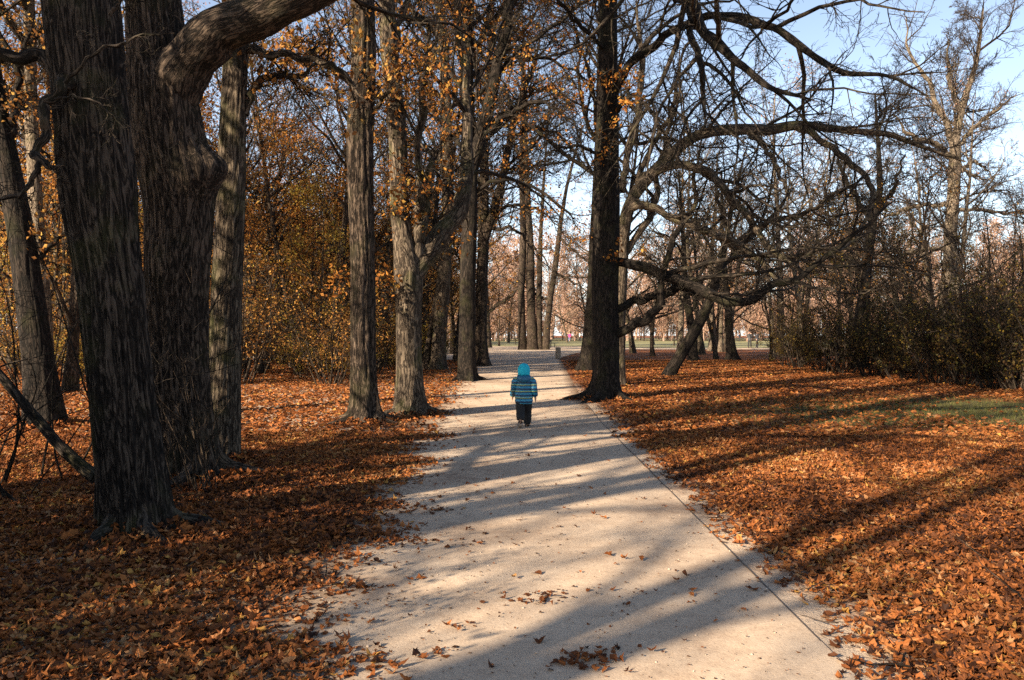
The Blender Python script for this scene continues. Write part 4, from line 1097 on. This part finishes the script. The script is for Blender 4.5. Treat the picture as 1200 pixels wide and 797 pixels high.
acc = Acc()
ln = px_line([(-40, 400, 9), (0, 440, 10), (40, 488, 12), (75, 528, 13), (112, 560, 16)], 6.9, -.25)
p, r = limb_arrays([ln], 24); tubes(acc, p, r, 10, rg, rough=.05)
twigs(acc, p, r, rg, [(6, .05, .8, .7, .3, 6, 4, .15, .0, .7), (3, .2, 1, .7, .5, 4, 3, .15, 0, .3)], .003)
tag(acc.build('fallen_branch', BARK_DARK), 'bare fallen branch leaning against the massive ridged trunk', 'branch')

acc = Acc()
n_ = 17
st = np.stack([rg.uniform(-6.4, -4.2, n_), rg.uniform(7.2, 9.6, n_), np.zeros(n_)], 1)
p = grow(st, np.stack([rg.normal(.15, .5, n_), rg.normal(0, .3, n_), np.ones(n_)], 1), rg.uniform(1.8, 4.6, n_), 10, .12, -.01, rg)
r = .014 * (1 - .8 * np.linspace(0, 1, 10))[None] * rg.uniform(.6, 1.2, (n_, 1))
tubes(acc, p, r, 5, rg)
twigs(acc, p, r, rg, [(7, .2, 1, .8, .4, 7, 3, .18, -.01, 1.2), (5, .2, 1, .8, .5, 5, 3, .2, 0, .5)], .003)
tag(acc.build('bare_shrub', BARK_BLACK), 'sprawling leafless shrub with thin dark twigs left of the massive trunk', 'shrub')

# bollard of cut trunk at the far right rim of the path
def lathe(acc, prof, sides, c, rng, jit=0.0, attr=True):
    n = len(prof)
    p = np.array([[c[0], c[1], c[2] + z] for _, z in prof]); r = np.array([q[0] for q in prof])
    tubes(acc, p[None], r[None], sides, rng, rough=jit)
wm, n, l, b = new_mat('weathered_wood')
nz = attach_noise(n, l, 7, 5, .7)
tc = n.new('ShaderNodeTexCoord'); l.new(tc.outputs['Object'], nz.inputs['Vector'])
r_ = ramp(n, [(.3, (.24, .17, .11)), (.6, (.44, .35, .25)), (.8, (.52, .44, .33))]); l.new(nz.outputs['Fac'], r_.inputs[0]); l.new(r_.outputs[0], b.inputs['Base Color'])
b.inputs['Roughness'].default_value = .85
g0 = ground_at(654, 420.5)
ro = empty('wooden_bollard', g0, 'short round wooden post at the right rim of the far path', 'bollard')
acc = Acc(); lathe(acc, [(.17, -.1), (.17, .1), (.165, .6), (.16, .66)], 20, (0, 0, 0), rg, .02); acc.build('post', wm, ro)
acc = Acc(); lathe(acc, [(.16, .66), (.172, .665), (.168, .69), (.13, .715), (.002, .722)], 20, (0, 0, 0), rg); acc.build('cap', wm, ro)

# ------------------------------------------------------------------ people
def flat(name, col, rough=.8):
    m, n, l, b = new_mat(name)
    nz = attach_noise(n, l, 40, 3, .6)
    tc = n.new('ShaderNodeTexCoord'); l.new(tc.outputs['Object'], nz.inputs['Vector'])
    r = ramp(n, [(.25, tuple(c * .75 for c in col)), (.75, tuple(min(1, c * 1.2) for c in col))])
    l.new(nz.outputs['Fac'], r.inputs[0]); l.new(r.outputs[0], b.inputs['Base Color'])
    b.inputs['Roughness'].default_value = rough
    return m
SKIN = flat('skin', (.52, .31, .22), .6)

def skin_mesh(name, verts, edges, mat, parent, sub=2, root=0):
    """one smooth continuous surface grown over a skeleton; verts: (x,y,z,rx,ry)"""
    me = bpy.data.meshes.new(name)
    me.from_pydata([v_[:3] for v_ in verts], edges, [])
    o = bpy.data.objects.new(name, me); COL.objects.link(o)
    md = o.modifiers.new('skin', 'SKIN'); md.use_smooth_shade = True
    for i, v_ in enumerate(verts):
        sv = me.skin_vertices[0].data[i]
        sv.radius = (v_[3], v_[4] if len(v_) > 4 else v_[3])
        sv.use_root = (i == root)
    sb = o.modifiers.new('sub', 'SUBSURF'); sb.levels = sub; sb.render_levels = sub
    bpy.context.view_layer.update()
    dg = bpy.context.evaluated_depsgraph_get()
    nm = bpy.data.meshes.new_from_object(o.evaluated_get(dg))
    o.modifiers.clear(); o.data = nm; nm.name = name
    nm.materials.clear(); nm.materials.append(mat)
    nm.polygons.foreach_set('use_smooth', np.ones(len(nm.polygons), bool))
    o.parent = parent
    return o

def ring_mesh(name, rings, mat, parent, sides=28, cap=True, bump=None):
    """rings: (cx,cy,z,rx,ry) stacked; smooth lofted shell"""
    acc = Acc()
    th = np.arange(sides) * 2 * PI / sides
    V = np.array([[[cx + rx * math.cos(t), cy + ry * math.sin(t), z] for t in th] for cx, cy, z, rx, ry in rings])
    if bump is not None: V = V + bump(V, th)
    n = len(rings)
    i = (np.arange(n - 1) * sides)[:, None]; j = np.arange(sides)[None]; j2 = (j + 1) % sides
    q = np.stack([i + j, i + j2, i + sides + j2, i + sides + j], -1).reshape(-1, 4)
    V = V.reshape(-1, 3); t = None
    if cap:
        V = np.concatenate([V, [[rings[0][0], rings[0][1], rings[0][2]], [rings[-1][0], rings[-1][1], rings[-1][2]]]])
        a, b_ = n * sides, n * sides + 1
        jj = np.arange(sides); k2 = (jj + 1) % sides
        t = np.concatenate([np.stack([k2, jj, np.full(sides, a)], 1), np.stack([(n - 1) * sides + jj, (n - 1) * sides + k2, np.full(sides, b_)], 1)])
    acc.add(V, q=q, t=t)
    return acc.build(name, mat, parent)

def body_skeleton(H, step=.12, arm=.1, foot_up=0.0, elbow=.12, lean=.03, child=False):
    """standing or walking figure facing +Y, feet at z=0; returns verts, edges, joints"""
    s = H
    hip, sh, neck = (.47 if child else .52) * s, (.76 if child else .81) * s, (.80 if child else .845) * s
    hw, sw = .052 * s, (.105 if child else .11) * s
    V = [(0, 0, hip, .085 * s, .06 * s), (0, lean * .4 * s, (hip + sh) / 2, .08 * s, .055 * s), (0, lean * s, sh - .02 * s, .085 * s, .055 * s),
         (0, lean * s, neck, .03 * s), (0, lean * 1.2 * s, neck + .055 * s, .058 * s, .062 * s), (0, lean * 1.3 * s, neck + .115 * s, .062 * s, .07 * s)]
    E = [(0, 1), (1, 2), (2, 3), (3, 4), (4, 5)]
    J = {}
    for sd in (-1, 1):
        st = step * (1 if sd > 0 else -1) * s
        up = foot_up * s if sd < 0 else 0
        k = len(V)
        V += [(sd * hw, 0, hip - .04 * s, .058 * s), (sd * hw * 1.05, st * .45 + (.02 * s if sd > 0 else .01 * s), .27 * s, .042 * s), (sd * hw * 1.05, st, .045 * s + up, .026 * s),
              (sd * hw * 1.1, st + .055 * s, .022 * s + up * .35, .024 * s), (sd * hw * 1.15, st + .10 * s, .018 * s, .018 * s)]
        E += [(0, k), (k, k + 1), (k + 1, k + 2), (k + 2, k + 3), (k + 3, k + 4)]
        J['leg%d' % sd] = [V[k], V[k + 1], V[k + 2], V[k + 3], V[k + 4]]
        k = len(V)
        ay = -st * .55
        V += [(sd * sw, lean * s, sh - .005 * s, .036 * s), (sd * (sw + arm * .35 * s), lean * s + ay * .4 - .012 * s, sh - .15 * s, .028 * s),
              (sd * (sw + arm * .55 * s), lean * s + ay + elbow * .3 * s, sh - .275 * s, .021 * s), (sd * (sw + arm * .6 * s), lean * s + ay + elbow * .42 * s, sh - .315 * s, .022 * s, .014 * s)]
        E += [(2, k), (k, k + 1), (k + 1, k + 2), (k + 2, k + 3)]
        J['arm%d' % sd] = [V[k], V[k + 1], V[k + 2], V[k + 3]]
        # four fingers and a thumb, slightly curled
        w_ = V[k + 3]; kk = k + 3
        for f_ in range(4):
            off = (f_ - 1.5) * .0085 * s
            ln_ = (.034, .040, .037, .028)[f_] * s
            m_ = len(V)
            V += [(w_[0], w_[1] + off, w_[2] - .018 * s - ln_ * .5, .0052 * s), (w_[0] - sd * .006 * s, w_[1] + off, w_[2] - .018 * s - ln_, .0042 * s)]
            E += [(kk, m_), (m_, m_ + 1)]
        m_ = len(V)
        V += [(w_[0] - sd * .008 * s, w_[1] + .02 * s, w_[2] - .012 * s, .006 * s), (w_[0] - sd * .012 * s, w_[1] + .027 * s, w_[2] - .03 * s, .005 * s)]
        E += [(kk, m_), (m_, m_ + 1)]
    return V, E, J

def limb_cloth(name, pts, mat, parent, puff=0.0, n=22, sides=18):
    """a sleeve or trouser leg: pts (x,y,z,r)"""
    C = catmull(np.array(pts), n)
    rr = C[:, 3].copy()
    if puff: rr = rr * (1 + puff * np.abs(np.sin(np.arange(n) * PI / 3.2)))
    acc = Acc(); tubes(acc, C[None, :, :3], rr[None], sides, np.random.default_rng(1), rough=.03)
    # closed end caps
    return acc.build(name, mat, parent)

def face(parent, s, hz, hy):
    """nose, ears and eyes on the far (front, +Y) side of the head"""
    acc = Acc()
    tubes(acc, np.array([[[0, hy + .058 * s, hz + .02 * s], [0, hy + .075 * s, hz - .002 * s], [0, hy + .064 * s, hz - .012 * s]]]), np.array([[.006, .012, .008]]) * s, 8, np.random.default_rng(1))
    acc.build('nose', SKIN, parent)
    for sd in (-1, 1):
        acc = Acc(); tubes(acc, np.array([[[sd * .060 * s, hy, hz - .012 * s], [sd * .068 * s, hy - .004 * s, hz + .004 * s], [sd * .062 * s, hy - .004 * s, hz + .022 * s]]]), np.array([[.006, .012, .006]]) * s, 8, np.random.default_rng(1))
        acc.build('ear', SKIN, parent)
        acc = Acc(); tubes(acc, np.array([[[sd * .024 * s, hy + .060 * s, hz + .016 * s], [sd * .024 * s, hy + .0665 * s, hz + .016 * s]]]), np.array([[.010, .004]]) * s, 8, np.random.default_rng(1))
        acc.build('eye', EYE_M, parent)
EYE_M = flat('dark_eye', (.02, .015, .012), .3)

# --- the child
def jacket_material():
    m, n, l, b = new_mat('striped_quilted_jacket')
    tc = n.new('ShaderNodeTexCoord')
    sep = n.new('ShaderNodeSeparateXYZ'); l.new(tc.outputs['Object'], sep.inputs[0])
    nz = attach_noise(n, l, 22, 3, .6, tc.outputs['Object'])
    z = math_node(n, l, 'ADD', sep.outputs[2], math_node(n, l, 'MULTIPLY', math_node(n, l, 'SUBTRACT', nz.outputs['Fac'], .5), .02))
    f = math_node(n, l, 'FRACT', math_node(n, l, 'DIVIDE', z, .108))
    navy, teal, blue, lime = (.008, .035, .075), (.012, .20, .31), (.010, .11, .22), (.30, .36, .12)
    r = ramp(n, [(0, navy), (.16, blue), (.30, teal), (.46, blue), (.56, navy), (.68, lime), (.80, teal), (.92, navy)], 'CONSTANT')
    l.new(f, r.inputs[0]); l.new(r.outputs[0], b.inputs['Base Color'])
    b.inputs['Roughness'].default_value = .5
    return m
ch = ground_at(614, 501.5)
cr = empty('person', ch, 'small child in turquoise hat and blue striped jacket walking away along the path', 'person')
H = 1.08
V, E, J = body_skeleton(H, step=.14, arm=.13, foot_up=.085, elbow=.34, lean=.015, child=True)
skin_mesh('body', V, E, SKIN, cr)
JM = jacket_material()
def quilt(V, th):
    z = V[..., 2]
    d = .009 * (np.abs(np.sin(z * PI / .054)) - .5)
    c = V[..., :2].mean(1, keepdims=True)
    dirv = V[..., :2] - c; dirv = dirv / np.maximum(np.linalg.norm(dirv, axis=-1, keepdims=True), 1e-6)
    return np.concatenate([dirv * d[..., None], np.zeros_like(z)[..., None]], -1)
zs = np.linspace(.41, .835, 46)
wid = np.interp(zs, [.41, .44, .55, .70, .78, .82, .835], [.140, .150, .150, .147, .128, .085, .062])
dep = np.interp(zs, [.41, .44, .55, .70, .78, .82, .835], [.112, .122, .120, .112, .098, .075, .060])
ring_mesh('jacket', [(0, .008, z_, a_, b_) for z_, a_, b_ in zip(zs, wid, dep)], JM, cr, 36, True, quilt)
for sd in (-1, 1):
    a = J['arm%d' % sd]
    pts = [(a[0][0] * .86, a[0][1], a[0][2] + .0, .062), (a[0][0] + sd * .03, a[0][1] - .005, a[0][2] - .05, .064), (a[1][0], a[1][1], a[1][2], .058), ((a[1][0] + a[2][0]) / 2, (a[1][1] + a[2][1]) / 2, (a[1][2] + a[2][2]) / 2, .052), (a[2][0], a[2][1], a[2][2] + .012, .045), (a[2][0], a[2][1], a[2][2] + .004, .03)]
    limb_cloth('sleeve', pts, JM, cr, .10, 28)
TR = flat('black_trousers', (.006, .006, .007), .85)
BOOT = flat('pale_boot_sole', (.30, .25, .21), .8)
BOOT2 = flat('dark_boot', (.03, .026, .024), .7)
for sd in (-1, 1):
    g_ = J['leg%d' % sd]
    pts = [(sd * .040, 0, .50, .080), (g_[0][0], g_[0][1], g_[0][2] - .01, .083), (g_[1][0], g_[1][1] * 1, g_[1][2], .072), ((g_[1][0] + g_[2][0]) / 2, (g_[1][1] + g_[2][1]) / 2, (g_[1][2] + g_[2][2]) / 2, .068), (g_[2][0], g_[2][1], g_[2][2] + .015, .062), (g_[2][0], g_[2][1], g_[2][2] + .008, .05)]
    limb_cloth('trouser_leg', pts, TR, cr, .05, 26)
    # boot, with heel lifted on the trailing foot
    ax, tx = np.array(g_[2][:3]), np.array(g_[4][:3])
    he = ax + np.array([0, -.035, -.022]); to = tx + np.array([0, .02, .012])
    C = catmull(np.array([[*he, .030], [*(he + (to - he) * .15), .044], [*(he * .5 + to * .5), .042], [*(he * .2 + to * .8), .040], [*to, .016]]), 14)
    acc = Acc(); tubes(acc, C[None, :, :3], C[None, :, 3], 14, rg); bt = acc.build('boot', BOOT2, cr)
    C2 = C.copy(); dn = np.cross(to - he, np.array([1.0, 0, 0])); dn = dn / np.linalg.norm(dn); dn = dn if dn[2] < 0 else -dn
    C2[:, :3] += dn[None] * C2[:, 3:4] * .45; C2[:, 3] *= .86
    acc = Acc(); tubes(acc, C2[None, :, :3], C2[None, :, 3], 14, rg); acc.build('sole', BOOT, bt)
    acc = Acc()
# hood bunched at the neck, then the knitted hat
HOOD = flat('blue_hood', (.012, .10, .19), .55)
acc = Acc()
a = np.linspace(0, 2 * PI, 25)
ringp = np.stack([.082 * np.cos(a), .012 + .078 * np.sin(a) - .030 * np.clip(-np.sin(a), 0, 1), .852 + .026 * np.sin(a)], 1)
tubes(acc, ringp[None], (.038 + .024 * np.clip(-np.sin(a), 0, 1))[None], 12, rg, rough=.05)
acc.build('hood', HOOD, cr)
HAT = flat('turquoise_knit', (.008, .42, .55), .85)
hz = np.array([.885, .89, .91, .95, 1.0, 1.04, 1.065, 1.08, 1.087])
hr = np.array([.080, .097, .101, .103, .100, .085, .063, .035, .010])
def knit(V, th):
    d = .0035 * np.sin(th * 14)[None, :]
    dirv = V[..., :2].copy(); dirv[..., 1] -= .015
    dirv = dirv / np.maximum(np.linalg.norm(dirv, axis=-1, keepdims=True), 1e-6)
    return np.concatenate([dirv * (d * np.ones(V.shape[:2]))[..., None], np.zeros(V.shape[:2])[..., None]], -1)
ht = ring_mesh('hat', [(0, .015, z_, r_, r_ * 1.03) for z_, r_ in zip(hz, hr)], HAT, cr, 42, True, knit)
face(cr, H, .93, .02)

# --- grown-ups far off on the meadow
def adult(px, py, label, jac, tro, hairc, H=1.72, step=.10, rz=PI, coat=.0, hat=None):
    g_ = ground_at(px, py)
    o = empty('person', (g_[0], g_[1], .022), label, 'person')
    V, E, J = body_skeleton(H, step=step, arm=.07, lean=.012)
    skin_mesh('body', V, E, SKIN, o, 1)
    s = H
    z0 = (.47 - coat) * s
    zz = np.linspace(z0, .85 * s, 16)
    wd = np.interp(zz / s, [.3, .5, .62, .76, .81, .85], [.115, .105, .10, .118, .095, .04])
    ring_mesh('jacket', [(0, .008 * s, z_, w_ * s, w_ * s * .72) for z_, w_ in zip(zz, wd)], jac, o, 20)
    for sd in (-1, 1):
        a = J['arm%d' % sd]
        limb_cloth('sleeve', [(a[0][0] * .85, a[0][1], a[0][2] + .01, .075), (a[1][0], a[1][1], a[1][2], .062), (a[2][0], a[2][1], a[2][2], .046)], jac, o, 0, 12, 12)
        g2 = J['leg%d' % sd]
        limb_cloth('trouser_leg', [(g2[0][0] * .9, 0, .52 * s, .095), (g2[0][0], g2[0][1], g2[0][2], .10), (g2[1][0], g2[1][1], g2[1][2], .078), (g2[2][0], g2[2][1], .03 * s, .062)], tro, o, 0, 12, 12)
        acc = Acc(); C = catmull(np.array([[g2[2][0], g2[2][1] - .05, .045, .04], [g2[2][0], g2[2][1] + .06, .045, .05], [g2[4][0], g2[4][1] + .02, .035, .03]]), 8)
        tubes(acc, C[None, :, :3], C[None, :, 3], 10, rg); acc.build('shoe', EYE_M, o)
    hh = np.array([.925, .95, .985, 1.0, 1.008]) * s; hr_ = np.array([.064, .072, .064, .045, .01]) * s
    ring_mesh('hat' if hat else 'hair', [(0, .010 * s - .004, z_, r_, r_ * 1.1) for z_, r_ in zip(hh, hr_)], hairc, o, 16)
    face(o, s, .925 * s, .016 * s)
    o.rotation_euler = (0, 0, rz)
    return o
PINK = flat('magenta_coat', (.42, .03, .17)); JEAN = flat('blue_jeans', (.06, .12, .26)); NAVY = flat('navy_coat', (.02, .026, .05))
BLK = flat('black_cloth', (.014, .014, .016)); GREY = flat('grey_coat', (.10, .105, .12)); HAIRB = flat('brown_hair', (.05, .028, .015)); WHT = flat('pale_cloth', (.55, .54, .52)); CHAR = flat('charcoal_coat', (.03, .032, .036))
adult(667.5, 400.0, 'far walker in a magenta coat and blue jeans on the meadow', PINK, JEAN, HAIRB, 1.66, .12, PI * .9, .05)
adult(679.5, 400.0, 'far walker in a pale top and dark trousers beside the magenta coat', WHT, BLK, BLK, 1.74, .10, PI * .6)
adult(787.5, 399.0, 'far walker in a navy coat, seen just past the S-shaped limb', NAVY, BLK, BLK, 1.76, .10, PI * .5, .08)
adult(797.5, 399.8, 'far walker in charcoal with a pale hat, close to the black slanting trunk', CHAR, BLK, WHT, 1.72, .12, PI * .4, .05, hat=True)
adult(878.5, 408.2, 'taller of two adults standing near the thicket, in black', CHAR, BLK, BLK, 1.84, .05, PI * .8, .06)
adult(887.0, 408.2, 'adult in grey standing on the thicket side of the taller one', GREY, BLK, HAIRB, 1.76, .07, -PI * .7, .05)
adult(866.5, 400.2, 'far small walker in dark clothes behind the two standing adults', NAVY, BLK, HAIRB, 1.55, .10, PI * .3)

# park bench at the foot of the pale clump
g0 = ground_at(646, 407.5)
ro = empty('park_bench', g0, 'dark park bench right beside the multi-stem clump', 'bench')
ro.rotation_euler = (0, 0, 1.2)
def boxes(name, lst, mat, parent):
    acc = Acc()
    for (x0, x1, y0, y1, z0, z1) in lst:
        V = np.array([[x, y, z] for x in (x0, x1) for y in (y0, y1) for z in (z0, z1)])
        acc.add(V, q=np.array([[0, 1, 3, 2], [4, 6, 7, 5], [0, 4, 5, 1], [2, 3, 7, 6], [0, 2, 6, 4], [1, 5, 7, 3]]))
    return acc.build(name, mat, parent, smooth=False)
DW = flat('dark_bench_wood', (.06, .045, .035)); IR = flat('bench_iron', (.02, .02, .02))
boxes('seat', [(-.85, .85, y0, y0 + .09, .43, .47) for y0 in (-.2, -.1, 0, .1)], DW, ro)
boxes('backrest', [(-.85, .85, .205, .235, z0, z0 + .09) for z0 in (.55, .67, .79)], DW, ro)
for x0 in (-.7, .7):
    boxes('leg', [(x0 - .03, x0 + .03, -.19, -.13, -.02, .428)], IR, ro)
    boxes('leg', [(x0 - .03, x0 + .03, .24, .30, -.02, .9)], IR, ro)
